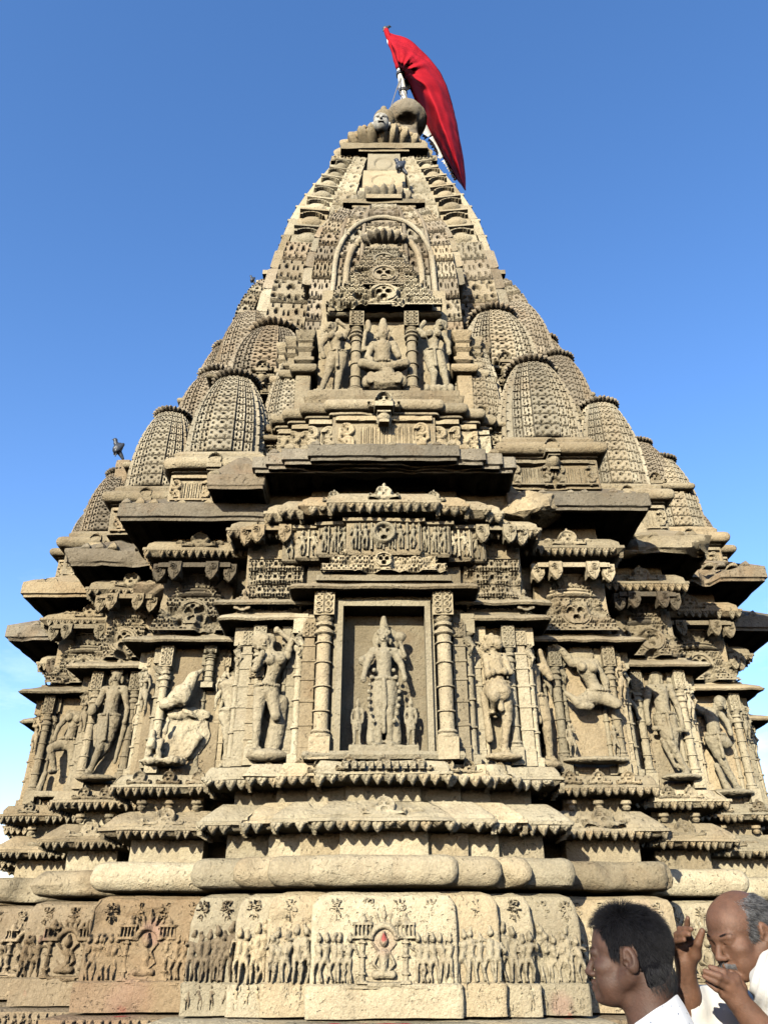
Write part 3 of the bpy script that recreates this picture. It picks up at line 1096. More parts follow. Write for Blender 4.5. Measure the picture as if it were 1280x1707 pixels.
# ------------------------------------------------------------------ wall pieces
def pilaster_mesh(kind):
    """unit pilaster, height 1, half-round shaft; width about .1"""
    m = MB()
    r = .036
    if kind == 'round':
        m.box(-.05, .05, -.05, .06, 0, .12)
        prof = [(.052, .12), (.055, .128), (.052, .137), (.042, .142), (.050, .152), (.046, .162), (r, .17)]
        for z in (.26, .40, .54, .66):
            prof += [(r, z), (r * 1.28, z + .004), (r * 1.28, z + .011), (r * .98, z + .016)]
        prof += [(r, .715), (r * 1.45, .725), (r * 1.5, .74), (r * 1.1, .75), (r * .8, .765), (r * 1.25, .775), (r * 1.3, .79), (r * .9, .80), (r * 1.3, .82), (r * 1.35, .83)]
        m.lathe(prof, 14, 0, 0)
        m.box(-.052, .052, -.054, .05, .83, 1.0)
        f = HF(.098, .165, .0035, 0)
        rr = random.Random(5)
        for q in (-1, 1):
            for k in range(4):
                f.ring(q * .024, .024 + k * .039, .014, .006, .012)
                f.disc(q * .024, .024 + k * .039, .005, .012)
            f.cap(q * .004, .01, q * .004, .155, .004, .010)
        V, Q = f.geo()
        V[:, 1] -= .0535; V[:, 2] += .832
        m.add(V, Q)
    elif kind == 'flat':
        m.box(-.045, .045, -.04, .06, 0, .8)
        m.box(-.05, .05, -.045, .06, 0, .10)
        for z in (.10, .24, .40, .55, .68, .79): m.box(-.052, .052, -.048, .05, z, z + .014)
        m.box(-.035, .035, -.034, .06, .8, 1.0)
        m.box(-.05, .05, -.05, .06, .86, .97)
        f = HF(.094, .105, .0035, 0)
        for q in (-1, 1):
            for k in range(3):
                f.ring(q * .022, .02 + k * .034, .013, .006, .011)
        V, Q = f.geo()
        V[:, 1] -= .0495; V[:, 2] += .862
        m.add(V, Q)
    else:                                       # colonnette with clinging figure
        m.box(-.04, .04, -.03, .05, 0, .06)
        prof = [(.034, .06), (.024, .075)]
        for z in (.22, .40, .56): prof += [(.024, z), (.036, z + .006), (.036, z + .018), (.024, z + .024)]
        prof += [(.024, .74), (.04, .76), (.04, .78)]
        m.lathe(prof, 10, 0, 0)
        m.box(-.045, .045, -.045, .05, .86, 1.0)
        m.tube([(0.01, -.03, .78), (-.012, -.045, .82), (.01, -.04, .86)], [.028, .034, .026], 8)
        m.tube([(0.0, -.05, .80), (.03, -.05, .76), (.0, -.05, .70)], [.02, .016, .01], 6)
    m.rough(.003, 28, 5)
    return m.mesh('pilaster_' + kind, 42)


def pilaster(parent, kind, x, y, z0, z1, w=1.0, mat=None, lean=0):
    me = cached('pil' + kind, lambda: pilaster_mesh(kind))
    h = z1 - z0
    return put('pilaster', me, mat or M_PALE, parent, (x, y, z0), (0, lean, rng.uniform(-.04, .04)), (w, w, h))


def pediment_mesh(w, h, seed, steps=4, depth=.12, res=.0062, flattop=.35, p=None):
    """stepped gable of pierced arch tracery"""
    f = HF(w, h, res, -.02)
    X, Z = f.X, f.Z
    q = np.clip(Z / h, 0, 1)
    lev = np.floor(q * steps) / steps
    half = w / 2 * (1 - (1 - flattop) * lev ** 1.1) + .008 * np.cos(Z * 160)
    inside = (np.abs(X) < half)
    body = depth * (1 - .55 * q)
    p = p or .105
    row = np.floor(Z / (p * .8))
    a = ((X / p + (row % 2) * .5) % 1) * 2 - 1
    b = (Z / (p * .8)) % 1
    k = .055 * (1 - jali(a, b, 0, .1, True))
    H = body - k
    # big central arch
    dc = np.hypot(X, (Z - .38 * h))
    R0 = .25 * h
    H = np.where(dc < R0 * 1.25, body + .012, H)
    H = np.where((dc > R0 * .85) & (dc < R0 * 1.08), body + .03, H)
    for ax, az, ar in ((-.38, .2, .27), (.38, .2, .27), (0, -.42, .27), (0, .62, .15)):
        H = np.where(np.hypot(X - ax * R0, Z - .38 * h - az * R0) < ar * R0, body - .04, H)
    # lens at the foot, flat rails
    H = np.where((np.abs(X) / (.5 * R0 * 2.4) + np.abs(Z - .085 * h) / (.05 * h) < 1), body + .01, H)
    H = np.where(Z < .03 * h, body + .012, H)
    f.H = np.where(inside, H, -.02)
    f.erode(.004, 30, seed)
    return f.mesh('tracery_gable', True, 55)


def capital_mesh(w):
    """ribbed round cushion under a slab with hanging leaf brackets, unit built for width w"""
    m = MB()
    r = w * .5
    m.lathe([(r * .62, 0), (r * .86, .012), (r * .92, .03), (r * .90, .045), (r * .80, .052), (r * .78, .06), (r * .84, .07), (r * .82, .085), (r * .60, .09)], 30, 0, .10, sy=.8)
    m.lathe([(r * .60, .09), (r * .62, .12), (r * .74, .17), (r * .86, .20)], 48, 0, .10, rib=24, ribamp=.09, sy=.8)
    m.lathe([(r * .90, .20), (r * .93, .21), (r * .90, .22)], 30, 0, .10, sy=.8)
    m.box(-r * 1.02, r * 1.02, -.26, .3, .222, .262)
    m.box(-r * .96, r * .96, -.22, .3, .262, .285)
    for q in (-1, 1):
        for x, y in ((q * r * .52, -.255), (q * r * 1.0, -.20)):
            f = HF(.13, .17, .005, 0)
            f.up(np.where(np.abs(f.X) < .058 * np.clip(f.Z / .08, 0.05, 1) ** .6, .03, 0))
            f.scroll(q * .012, .12, .026, .008, .046, -q)
            f.scroll(-q * .018, .07, .018, .007, .042, q)
            f.cap(0, .045, 0, .015, .012, .04)
            V, Q = f.geo()
            V = V + np.array((x, y, .095))
            m.add(V, Q)
            m.box(x - .05, x + .05, y + .0, y + .1, .13, .23)
    m.rough(.004, 20, 3)
    return m.mesh('capital', 45)


def awning(parent, x0, x1, y, z, out, mat, seed, name='awning_slab'):
    return block(name, (x0, x1, y, y + .4), [(-.05, z + .0), (out * .7, z - .005), (out, z - .035), (out + .015, z - .02), (out * .95, z + .012), (out * .5, z + .05), (.05, z + .075), (.05, z + .09), (-.1, z + .092)],
                 mat, parent, rc=.03, step=.025, amp=.011, chip=.07, seed=seed, nscale=9)


def upper(bay, x0, x1, y, zs, seed, mat=M_WALL, cap=True, ped=True, corn=True, ztop=4.88):
    """awning, tracery gable, capital and cornice above one bay; zs = awning height"""
    cx, w = (x0 + x1) / 2, x1 - x0
    awning(bay, x0 - .02, x1 + .02, y, zs, .19, mat, seed)
    if ped:
        put('tracery_gable', cached(('ped', round(w, 2), seed % 3), lambda: pediment_mesh(w * 1.08, .45, seed)), mat, bay, (cx, y - .01, zs + .088))
    if cap:
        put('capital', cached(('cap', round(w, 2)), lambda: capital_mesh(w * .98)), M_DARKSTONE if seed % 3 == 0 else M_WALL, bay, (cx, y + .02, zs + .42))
    if corn:
        block('cornice', (x0 - .0, x1 + .0, y, y + .5), [(-.1, ztop - .19), (.12, ztop - .187), (.17, ztop - .15), (.185, ztop - .14), (.185, ztop - .115), (.16, ztop - .11), (.15, ztop - .06), (.10, ztop - .01), (-.1, ztop)],
              mat, bay, rc=.015, step=.028, amp=.006, chip=.06, seed=seed + 5)
        drops(bay, (x0, x1, y, y + .5), .175, ztop - .138, .075, .068, 0, mat)
        ornament(bay, cx, y - .165, ztop - .105, w * .85, .20, 'gavrow', seed, mat, R(-14))


def wall_face(bay, x0, x1, y, z0=2.80, z1=5.35, depth=.5, mat=M_PALE, seed=0):
    return block('wall_face', (x0, x1, y, y + depth), [(-.1, z0), (0, z0 + .001), (.0, z1), (-.1, z1 + .004)], mat, bay, rc=.01, step=.05, amp=.010, chip=.03, seed=seed, nscale=6)


def statue(bay, key, fn, s, x, y, z, mat=None, label=None, mirror=False, seed=0, **kw):
    me = cached(('st', key), lambda: statue_mesh('statue', s, fn, seed, **kw))
    o = put('statue', me, mat or M_PALE, bay, (x, y, z), (0, 0, 0), (.90, .95, 1))
    if label: o['label'] = label
    return o


# --- poses of the carved figures (x to the right as seen, y negative towards the viewer)
def st_deity(S, s):
    figure(S, s, crown=.13, el=(-.17, -.02, .66), er=(.17, -.02, .66), hl=(-.19, -.06, .55), hr=(.19, -.06, .55), kl=(-.05, -.02, .28), kr=(.05, -.02, .28), fl=(-.05, 0, .03), fr=(.05, 0, .03))
    S.cone((.11 * s, 0, .8 * s), (.19 * s, 0, .76 * s), .03 * s, .025 * s)
    S.cone((.19 * s, -.02 * s, .76 * s), (.15 * s, -.03 * s, .88 * s), .025 * s, .02 * s)
    S.ell((.15 * s, -.03 * s, .925 * s), (.058 * s, .04 * s, .05 * s))
    S.cone((-.1 * s, 0, .8 * s), (-.2 * s, 0, .74 * s), .03 * s, .026 * s)
    S.ell((-.2 * s, -.01 * s, .72 * s), (.04 * s, .04 * s, .04 * s))
    for q in (-1, 1):                          # long garland and dhoti
        for i in range(8):
            t = i / 7
            S.ell((q * (.09 + .05 * math.sin(t * 3.1)) * s, -.07 * s, (.62 - .42 * t) * s), (.02 * s,) * 3, .012 * s)
        S.cone((q * .09 * s, 0, .5 * s), (q * .115 * s, .02 * s, .06 * s), .035 * s, .045 * s)
        figure(S, s * .36, (q * .24 * s, -.01 * s, .02 * s), skirt=True)
    S.cone((0, -.08 * s, .5 * s), (0, -.05 * s, .12 * s), .022 * s, .018 * s)
    S.box((0, .02 * s, -.02 * s), (.31 * s, .10 * s, .035 * s), .01)
    S.ell((.02 * s, .09 * s, .93 * s), (.13 * s, .03 * s, .13 * s))


def st_dancer_arm_up(S, s):
    figure(S, s, fem=True, crown=0, hd=(-.075, .0, .92), ch=(.045, 0, .75), pv=(-.03, 0, .52), sl=(-.05, 0, .80), sr=(.135, 0, .80),
           el=(-.14, -.05, .68), hl=(-.08, -.07, .80), er=(.17, -.02, .93), hr=(.03, -.03, 1.02),
           kl=(-.085, -.03, .28), fl=(-.085, -.01, .04), kr=(.075, -.05, .30), omit=('shinr',), skirt=False)
    S.ell((-.13 * s, .03 * s, .95 * s), (.075 * s, .06 * s, .085 * s))
    S.cone((.10 * s, .05 * s, .42 * s), (.06 * s, .05 * s, .08 * s), .07 * s, .075 * s, .03 * s)
    S.ell((.02 * s, -.02 * s, .0 * s), (.18 * s, .09 * s, .05 * s), .02 * s)


def st_folded_arms(S, s):
    figure(S, s, fem=False, crown=.02, hd=(.0, -.01, .92), ch=(.02, 0, .76), pv=(.02, -.02, .55), sl=(-.06, 0, .80), sr=(.10, 0, .80),
           el=(-.06, -.06, .64), hl=(.08, -.11, .655), er=(.14, -.05, .66), hr=(-.02, -.11, .645),
           kl=(-.03, -.13, .44), fl=(-.02, .03, .35), kr=(.085, -.03, .29), fr=(.04, -.02, .04), thick=1.0)
    S.ell((.05 * s, -.03 * s, .90 * s), (.05 * s, .06 * s, .05 * s))
    S.ell((.02 * s, -.08 * s, .49 * s), (.11 * s, .08 * s, .09 * s))
    S.cone((-.1 * s, .03 * s, .5 * s), (-.07 * s, .04 * s, .15 * s), .03 * s, .035 * s)
    S.ell((.03 * s, -.03 * s, -.005 * s), (.16 * s, .09 * s, .035 * s))


def st_bearded(S, s):
    figure(S, s, crown=0, hd=(-.05, -.02, .91), er=(.17, -.01, .72), hr=(.09, -.03, .93), el=(-.16, 0, .66), hl=(-.08, -.06, .60), kl=(-.05, -.02, .28), kr=(.085, -.02, .29), fr=(.09, 0, .04), thick=1.03)
    S.cone((-.05 * s, -.06 * s, .87 * s), (-.05 * s, -.075 * s, .80 * s), .035 * s, .018 * s)
    S.ell((.03 * s, 0, .0), (.16 * s, .1 * s, .045 * s))


def st_flying(S, s):
    figure(S, s, fem=True, crown=0, omit=('head', 'shinr', 'shinl', 'legl'), ch=(.02, -.02, .76), pv=(.10, -.02, .54), sl=(-.10, 0, .83), sr=(.12, 0, .82),
           el=(-.19, -.02, .93), hl=(-.27, -.02, 1.0), er=(.20, .0, .66), hr=(.17, -.03, .52), kr=(.24, -.10, .44), skirt=False, thick=1.03)
    S.cone((.05 * s, -.03 * s, .52 * s), (-.12 * s, -.09 * s, .46 * s), .07 * s, .04 * s)
    S.cone((-.12 * s, -.09 * s, .46 * s), (-.20 * s, -.04 * s, .55 * s), .036 * s, .02 * s)
    S.ell((-.05 * s, -.08 * s, .43 * s), (.09 * s, .04 * s, .035 * s))
    for q, ks in ((-1, .27), (1, .25)):
        figure(S, ks * s, (q * .2 * s, -.02 * s, .03 * s), er=(.16, -.03, .75), hr=(.08, -.05, .95), kr=(.12, -.06, .3), crown=.04)
    S.ell((0, -.03 * s, .0), (.30 * s, .1 * s, .03 * s))
    S.ell((.02 * s, .05 * s, .93 * s), (.12 * s, .02 * s, .1 * s))


def st_guard(S, s):
    figure(S, s, crown=.10, el=(-.165, .0, .62), er=(.165, 0, .62), omit=('forel',), hr=(.17, -.03, .50),
           kl=(-.03, -.04, .27), fl=(-.10, -.02, .03), kr=(.01, .0, .27), fr=(-.13, .02, .06), thick=1.0)
    S.ell((-.18 * s, -.05 * s, .60 * s), (.045 * s, .03 * s, .06 * s))
    S.cone((.17 * s, 0, .5 * s), (.12 * s, .02 * s, .15 * s), .03 * s, .02 * s)
    S.ell((.0, .07 * s, .93 * s), (.11 * s, .03 * s, .11 * s))
    S.cone((-.12 * s, .03 * s, .45 * s), (-.10 * s, .03 * s, .3 * s), .045 * s, .03 * s)
    S.ell((-.03 * s, -.02 * s, -.005), (.2 * s, .1 * s, .03 * s))


def st_faceless(S, s):
    figure(S, s, crown=.0, hd=(-.02, .03, .90), el=(-.17, .0, .63), hl=(-.18, -.02, .48), er=(.16, 0, .62), hr=(.15, -.05, .44),
           kl=(.01, -.03, .28), fl=(.12, -.01, .04), kr=(.05, 0, .30), omit=('shinr',), thick=1.0)
    S.ell((-.02 * s, -.045 * s, .90 * s), (.07 * s, .045 * s, .08 * s), cut=True)
    S.cone((-.06 * s, 0, .32 * s), (.02 * s, .0, .1 * s), .025 * s, .018 * s)
    S.cone((.02 * s, .0, .1 * s), (.12 * s, -.02 * s, .07 * s), .018 * s, .02 * s)
    S.cone((-.14 * s, -.04 * s, .42 * s), (.2 * s, -.04 * s, .40 * s), .022 * s, .016 * s)
    S.ell((.06 * s, -.02 * s, -.005), (.2 * s, .1 * s, .03 * s))


def st_leg_raised(S, s):
    figure(S, s, fem=True, crown=0, omit=('head', 'shinr'), ch=(.06, -.02, .76), pv=(.03, -.02, .52), sl=(-.03, 0, .83), sr=(.15, 0, .80), el=(-.12, -.03, .68), hl=(-.14, -.04, .56),
           er=(.18, .0, .90), hr=(.10, -.01, .99), kl=(-.13, -.10, .44), fl=(-.06, -.03, .22), kr=(.11, .0, .30), skirt=False, thick=1.03)
    S.cone((.12 * s, 0, .30 * s), (.12 * s, 0, .05 * s), .03 * s, .03 * s)
    S.cone((-.18 * s, 0, .2 * s), (-.20 * s, -.03 * s, .04 * s), .03 * s, .035 * s)
    S.box((.02 * s, 0, -.01), (.24 * s, .09 * s, .028 * s), .012)


def st_bowing(S, s):
    figure(S, s, fem=False, crown=.0, hd=(.10, -.05, .86), ch=(.0, 0, .74), pv=(-.01, -.02, .52), sl=(-.10, 0, .80), sr=(.10, 0, .79), el=(-.20, -.01, .88), hl=(-.28, -.02, .96),
           er=(.15, -.03, .68), hr=(.16, -.05, .56), kl=(.02, -.02, .28), fl=(.13, 0, .03), kr=(.12, -.02, .46), omit=('shinr',), thick=1.0)
    S.cone((-.05 * s, 0, .25 * s), (.01 * s, 0, .04 * s), .03 * s, .035 * s)
    S.ell((.05 * s, -.02 * s, -.005), (.24 * s, .1 * s, .035 * s))


def st_worn(S, s):
    """what is left of a smashed figure: a curved mass of drapery, stumps and shins"""
    S.cone((-.14 * s, 0, .46 * s), (.02 * s, -.04 * s, .53 * s), .055 * s, .085 * s, .03)
    S.cone((.02 * s, -.04 * s, .53 * s), (.10 * s, -.04 * s, .70 * s), .085 * s, .05 * s, .03)
    S.cone((.10 * s, -.02 * s, .70 * s), (.16 * s, 0, .76 * s), .045 * s, .03 * s, .02)
    S.cone((-.22 * s, 0, .22 * s), (-.19 * s, -.05 * s, .12 * s), .03 * s, .045 * s)
    S.cone((-.19 * s, -.05 * s, .12 * s), (-.24 * s, 0, .02 * s), .045 * s, .03 * s)
    S.cone((-.14 * s, -.02 * s, .14 * s), (-.12 * s, -.02 * s, .02 * s), .04 * s, .035 * s)
    S.ell((-.1 * s, -.01 * s, -.005 * s), (.2 * s, .1 * s, .03 * s))
    S.ell((.06 * s, .05 * s, .40 * s), (.20 * s, .035 * s, .05 * s), .03)
    S.ell((.02, .085 * s, .22 * s), (.27 * s, .035 * s, .2 * s), .03)
    S.cone((.16 * s, .02 * s, .36 * s), (.05 * s, .02 * s, .42 * s), .02 * s, .03 * s)
    S.cone((.2 * s, .03 * s, .2 * s), (.12 * s, .03 * s, .05 * s), .03 * s, .02 * s)
    S.cone((-.08 * s, -.02 * s, .32 * s), (-.10 * s, -.02 * s, .24 * s), .02 * s, .03 * s)
    S.grain(.03, 11, 4, 3)


def st_legs_only(S, s):
    figure(S, s, omit=('head', 'arml', 'armr'), ch=(.0, .05, .70), pv=(.0, .0, .52), kl=(.0, -.02, .28), fl=(.0, 0, .03), kr=(.13, -.04, .34), fr=(.03, -.01, .14), skirt=False)
    S.ell((0, .03 * s, .74 * s), (.1 * s, .06 * s, .16 * s), .05)
    S.grain(.018, 15, 9, 3)


def st_top_left(S, s):
    figure(S, s, fem=True, crown=0, hd=(-.05, -.02, .92), ch=(.02, 0, .76), pv=(.05, -.01, .53), el=(.20, 0, .86), hr=(.02, .0, 1.0), er=(.21, 0, .90), sl=(-.08, 0, .80), hl=(-.12, -.03, .48), kl=(-.04, -.03, .28), fl=(-.12, 0, .05),
           kr=(.08, -.02, .27), fr=(.06, 0, .04)) if False else \
        figure(S, s, fem=True, crown=0, hd=(-.05, -.02, .92), ch=(.02, 0, .76), pv=(.05, -.01, .53), sl=(-.085, 0, .80), sr=(.12, 0, .80), el=(-.15, -.02, .66), hl=(-.11, -.04, .50),
               er=(.18, -.02, .90), hr=(.04, -.03, 1.0), kl=(-.05, -.03, .28), fl=(-.13, 0, .05), kr=(.08, -.02, .27), fr=(.05, 0, .04))
    S.box((.0, 0, -.02 * s), (.2 * s, .1 * s, .05 * s), .015)


def st_top_right(S, s):
    figure(S, s, fem=True, crown=0, hd=(.08, -.04, .93), ch=(.0, -.02, .77), pv=(.0, -.01, .55), sl=(-.11, 0, .82), sr=(.11, 0, .81), el=(-.17, .0, .90), hl=(-.10, .0, 1.0), er=(.17, -.02, .70), hr=(.17, -.03, .56),
           kl=(-.01, -.03, .29), fl=(-.02, 0, .10), kr=(.10, -.02, .30), fr=(.14, 0, .10))
    S.ell((.03 * s, -.03 * s, .03 * s), (.18 * s, .12 * s, .07 * s), .01)
    for i in range(5):
        S.ell(((-.1 + .065 * i) * s, -.12 * s, .03 * s), (.035 * s, .03 * s, .05 * s), .006)


def st_seated(S, s):
    figure(S, s, crown=.14, hd=(.0, -.02, .80), ch=(0, -.01, .62), pv=(0, 0, .38), sl=(-.11, 0, .67), sr=(.11, 0, .67), el=(-.17, -.03, .50), hl=(-.13, -.10, .40), er=(.17, -.02, .52), omit=('forer', 'shinl', 'shinr'),
           kl=(-.22, -.12, .34), kr=(.24, -.12, .34), skirt=False, thick=1.2)
    S.cone((-.22 * s, -.12 * s, .34 * s), (0, -.14 * s, .27 * s), .05 * s, .04 * s)
    S.cone((.24 * s, -.12 * s, .34 * s), (.02 * s, -.14 * s, .28 * s), .05 * s, .04 * s)
    S.cone((-.1 * s, 0, .66 * s), (-.22 * s, 0, .62 * s), .03 * s, .027 * s)
    S.cone((-.22 * s, 0, .62 * s), (-.2 * s, -.02 * s, .84 * s), .027 * s, .02 * s)
    S.ell((-.17 * s, -.02 * s, .92 * s), (.035 * s, .03 * s, .08 * s))
    S.ell((.02 * s, -.08 * s, .12 * s), (.22 * s, .15 * s, .11 * s), .02)
    for i in range(6):
        a = -2.9 + i * .52
        S.ell((.02 * s + .2 * s * math.cos(a), -.08 * s + .14 * s * math.sin(a), .12 * s), (.05 * s, .05 * s, .07 * s), .01)
    S.cone((0, -.1 * s, .28 * s), (.06 * s, -.13 * s, .2 * s), .06 * s, .07 * s)


def small_attendant(S, s):
    figure(S, s, fem=True, crown=.05, er=(.16, -.03, .80), hr=(.06, -.05, .98), kl=(-.1, -.06, .3), pv=(.03, 0, .53), ch=(-.02, 0, .75))


def walls():
    # -------- central bay with the image niche
    bay = empty('wall_bay', (0, -.1, 2.8), T)
    bay['label'] = 'central wall bay with a framed niche holding the crowned standing deity'
    wall_face(bay, -1.2, 1.2, .10, seed=11)
    wall_face(bay, -.66, .66, .02, 2.801, 5.3, .4, seed=12, mat=M_WALL)
    yb = -.02                                   # back of niche
    fr = MB()
    for q in (-1, 1):
        fr.box(min(q * .33, q * .375), max(q * .33, q * .375), -.20, .02, 2.80, 4.02)
        fr.box(min(q * .375, q * .40), max(q * .375, q * .40), -.16, .02, 2.80, 4.06)
    fr.box(-.375, .375, -.20, .02, 4.02, 4.07)
    fr.box(-.40, .40, -.16, .02, 4.07, 4.13)
    put('niche_frame', fr.rough(.004, 9).mesh('niche_frame', 30), M_PALE, bay)
    for q in (-1, 1):
        pilaster(bay, 'round', q * .475, -.18, 2.80, 4.15, 1.55, M_PALE)
        pilaster(bay, 'flat', q * .60, -.06, 2.80, 3.95, 1.1, M_WALL)
        pilaster(bay, 'slim', q * .68, -.03, 2.80, 4.0, 1.25, M_PALE)
    block('niche_sill', (-.56, .56, -.22, .2), [(-.1, 2.80), (.03, 2.802), (.045, 2.83), (.03, 2.86), (-.1, 2.862)], M_PALE, bay, rc=.01, step=.03, seed=91)
    f = HF(.62, .085, .006)
    for k in range(10): f.flat(-.29 + k * .06, -.25 + k * .06, .005, .06, .012); f.ring(-.27 + k * .06, .035, .016, .006, .02)
    put('sill_carving', f.mesh('sill_carving'), M_PALE, bay, (0, -.315, 2.715))
    statue(bay, 'deity', st_deity, .94, 0, -.10, 2.91, M_PALE, 'crowned deity standing upright with long garland and small attendants', seed=1, lo=(-.34, -.2, -.07), hi=(.34, .16, 1.2), h=.0085)
    awning(bay, -.56, .56, -.13, 4.15, .20, M_WALL, 21, 'lintel_awning')
    block('lintel_step', (-.50, .50, -.16, .2), [(-.1, 4.235), (.06, 4.237), (.06, 4.285), (.03, 4.29), (.03, 4.33), (-.1, 4.335)], M_WALL, bay, rc=.01, step=.035, amp=.006, seed=92)
    put('tracery_gable', pediment_mesh(1.04, .27, 8, steps=3, flattop=.5, res=.006, p=.10, depth=.10), M_PALE, bay, (0, -.16, 4.31))
    # figure frieze stepping back from the middle
    for i, (hw, y) in enumerate(((.30, -.22), (.55, -.16), (.74, -.09), (.86, -.03))):
        block('frieze_block', (-hw, hw, y, .3), [(-.1, 4.47 + i * .004), (.0, 4.472 + i * .004), (.02, 4.50), (.02, 4.76), (.05, 4.77), (.05, 4.80), (-.1, 4.81 - i * .003)], M_WALL, bay, rc=.008, step=.05, amp=.005, chip=.03, seed=130 + i)
        pw0 = 0 if i == 0 else pw
        xs = [(-hw, hw)] if i == 0 else [(-hw, -pw), (pw, hw)]
        for a, b in xs:
            f = HF(b - a, .25, .007)
            r = random.Random(500 + i)
            n = max(1, int(round((b - a) / .1)))
            for k in range(n):
                x = -f.w / 2 + f.w * (k + .5) / n
                mini(f, x, .01, .23, r, 0, .035)
                f.flat(x + f.w / n * .5 - .012, x + f.w / n * .5 + .004, 0, .25, .022)
            if i == 0:
                f.disc(0, .13, .10, .04); f.ring(0, .15, .085, .022, .06)
                f.hole(-.035, .17, .02, .024, 0); f.hole(.035, .17, .02, .024, 0); f.hole(0, .10, .026, .02, 0)
                f.hole(0, .20, .015, .012, 0)
            put('frieze_carving', f.mesh('frieze_carving'), M_PALE, bay, ((a + b) / 2, y - .022, 4.505))
        pw = hw
        block('cornice', (-hw - .02, hw + .02, y + .0, .3), [(-.1, 4.83 - i * .004), (.10, 4.833), (.15, 4.875), (.165, 4.885), (.165, 4.91), (.14, 4.915), (.13, 4.965), (.08, 5.02), (-.1, 5.025 - i * .004)], M_WALL, bay, rc=.012, step=.03, amp=.006, chip=.05, seed=150 + i)
        drops(bay, (-hw - .02, hw + .02, y, .3), .155, 4.888, .085, .08, i % 2, M_WALL, (-pw0 - .1, pw0 + .1) if i else None)
    ornament(bay, 0, -.37, 4.93, .3, .17, 'gavrow', 7, M_PALE, R(-10))
    for q in (-1, 1): ornament(bay, q * .43, -.30, 4.94, .2, .13, 'gav', 8, M_PALE, R(-10))
    # -------- flanking parts of the central bay and the recesses
    for q in (-1, 1):
        sb = empty('wall_bay', (q * .9, .05, 2.8), T)
        sb['label'] = 'narrow bay left of the niche with a dancer raising one arm' if q < 0 else 'narrow bay right of the niche with a figure folding its arms'
        for x, kd, y, w in ((.745, 'flat', .06, .8), (.80, 'slim', .06, .8), (1.02, 'round', .05, 1.0), (1.12, 'flat', .09, 1.0), (1.19, 'slim', .10, 1.0)):
            pilaster(sb, kd, q * x, y, 2.81, 3.93, w, M_PALE)
        if q < 0:
            statue(sb, 'dancer', st_dancer_arm_up, .98, -.90, -.02, 2.87, M_PALE, 'dancer with one arm over the head and a broken leg', seed=2)
            pilaster(sb, 'flat', -1.02, .06, 2.81, 3.6, 1.2, M_PALE)
        else:
            statue(sb, 'folded', st_folded_arms, .98, .875, -.02, 2.86, M_PALE, 'figure with folded arms, one leg drawn up', seed=3)
        awning(sb, min(q * .68, q * 1.2), max(q * .68, q * 1.2), .08, 3.98, .16, M_WALL, 31 + q)
        f = HF(.50, .50, .0065, -.01)
        a, b = (f.X / .125), f.Z / .12
        cell = jali(((a + .5) % 1 - .5) * 2, b % 1, 0)
        f.H = np.where((np.abs(f.X) < .24) & (f.Z < .49), .02 + .055 * cell, -.01)
        f.erode(.004, 30, 60 + q)
        put('tracery_panel', f.mesh('tracery_panel'), M_WALL, sb, (q * .93, .07, 4.06))
        for s in range(2):
            m2 = cached('seat', lambda: statue_mesh('statue', .3, lambda S, s_: figure(S, s_, kl=(-.2, -.15, .3), kr=(.2, -.15, .3), fl=(0, -.16, .22), fr=(.02, -.16, .22), pv=(0, 0, .35), ch=(0, 0, .6), hd=(0, -.02, .8), sl=(-.1, 0, .65), sr=(.1, 0, .65), el=(-.17, -.03, .5), er=(.17, -.03, .5), hl=(-.1, -.1, .4), hr=(.1, -.1, .4), crown=.05), 5, h=.008))
            put('statue', m2, M_WALL, sb, (q * (.70 + .48 * s), .0, 4.02 - .04 * s))
        upper(sb, min(q * .74, q * 1.2), max(q * .74, q * 1.2), .12, 4.12, 33 + q * 2, ped=False, ztop=4.93)
        # recess
        rc = empty('wall_recess', (q * 1.28, .5, 2.8), T)
        wall_face(rc, min(q * 1.15, q * 1.4), max(q * 1.15, q * 1.4), .52, 2.8, 5.2, .2, M_WALL, 17 + q)
        if q < 0:
            statue(rc, 'legsonly', st_legs_only, .84, -1.25, .26, 2.83, M_PALE, 'worn figure of which mainly the legs survive', seed=7, mirror=False)
        else:
            statue(rc, 'bearded', st_bearded, .98, 1.235, .26, 2.86, M_PALE, 'bearded man raising a hand beside his head', seed=4)
        f = HF(.3, .3, .009, -.01); r = random.Random(3)
        curls(f, 0, .15, .14, r, .02)
        put('leaf_carving', f.mesh('leaf_carving'), M_WALL, rc, (q * 1.3, .50, 4.05))
    # -------- the bays that step back
    spec = [(PL, 'worn', st_worn, .98, 'bay left of the centre with a smashed figure', 1.0, 0), (PR, 'flying', st_flying, .98, 'bay right of the centre with a headless leaping figure', 1.0, 0),
            (KL, 'guard', st_guard, .98, 'corner bay with a crowned guardian whose legs cross', .78, -.04), (KR, 'faceless', st_faceless, .98, 'corner bay with a standing figure whose face is gone', .78, -.04),
            ((-3.5, -2.82, SPL[2], SPL[3]), 'legup', st_leg_raised, .94, 'outer bay with a headless dancer lifting a bent leg', .9, -.08),
            ((2.92, 3.62, SPR[2], SPR[3]), 'bow', st_bowing, .98, 'outer bay with a leaning figure stretching out an arm', .9, -.08),
            ((-3.8, -3.5, SBL[0][2], SBL[0][3]), None, None, 1, None, .6, -.1), ((3.64, 4.02, SB[0][2], SB[0][3]), None, None, 1, None, .6, -.1)]
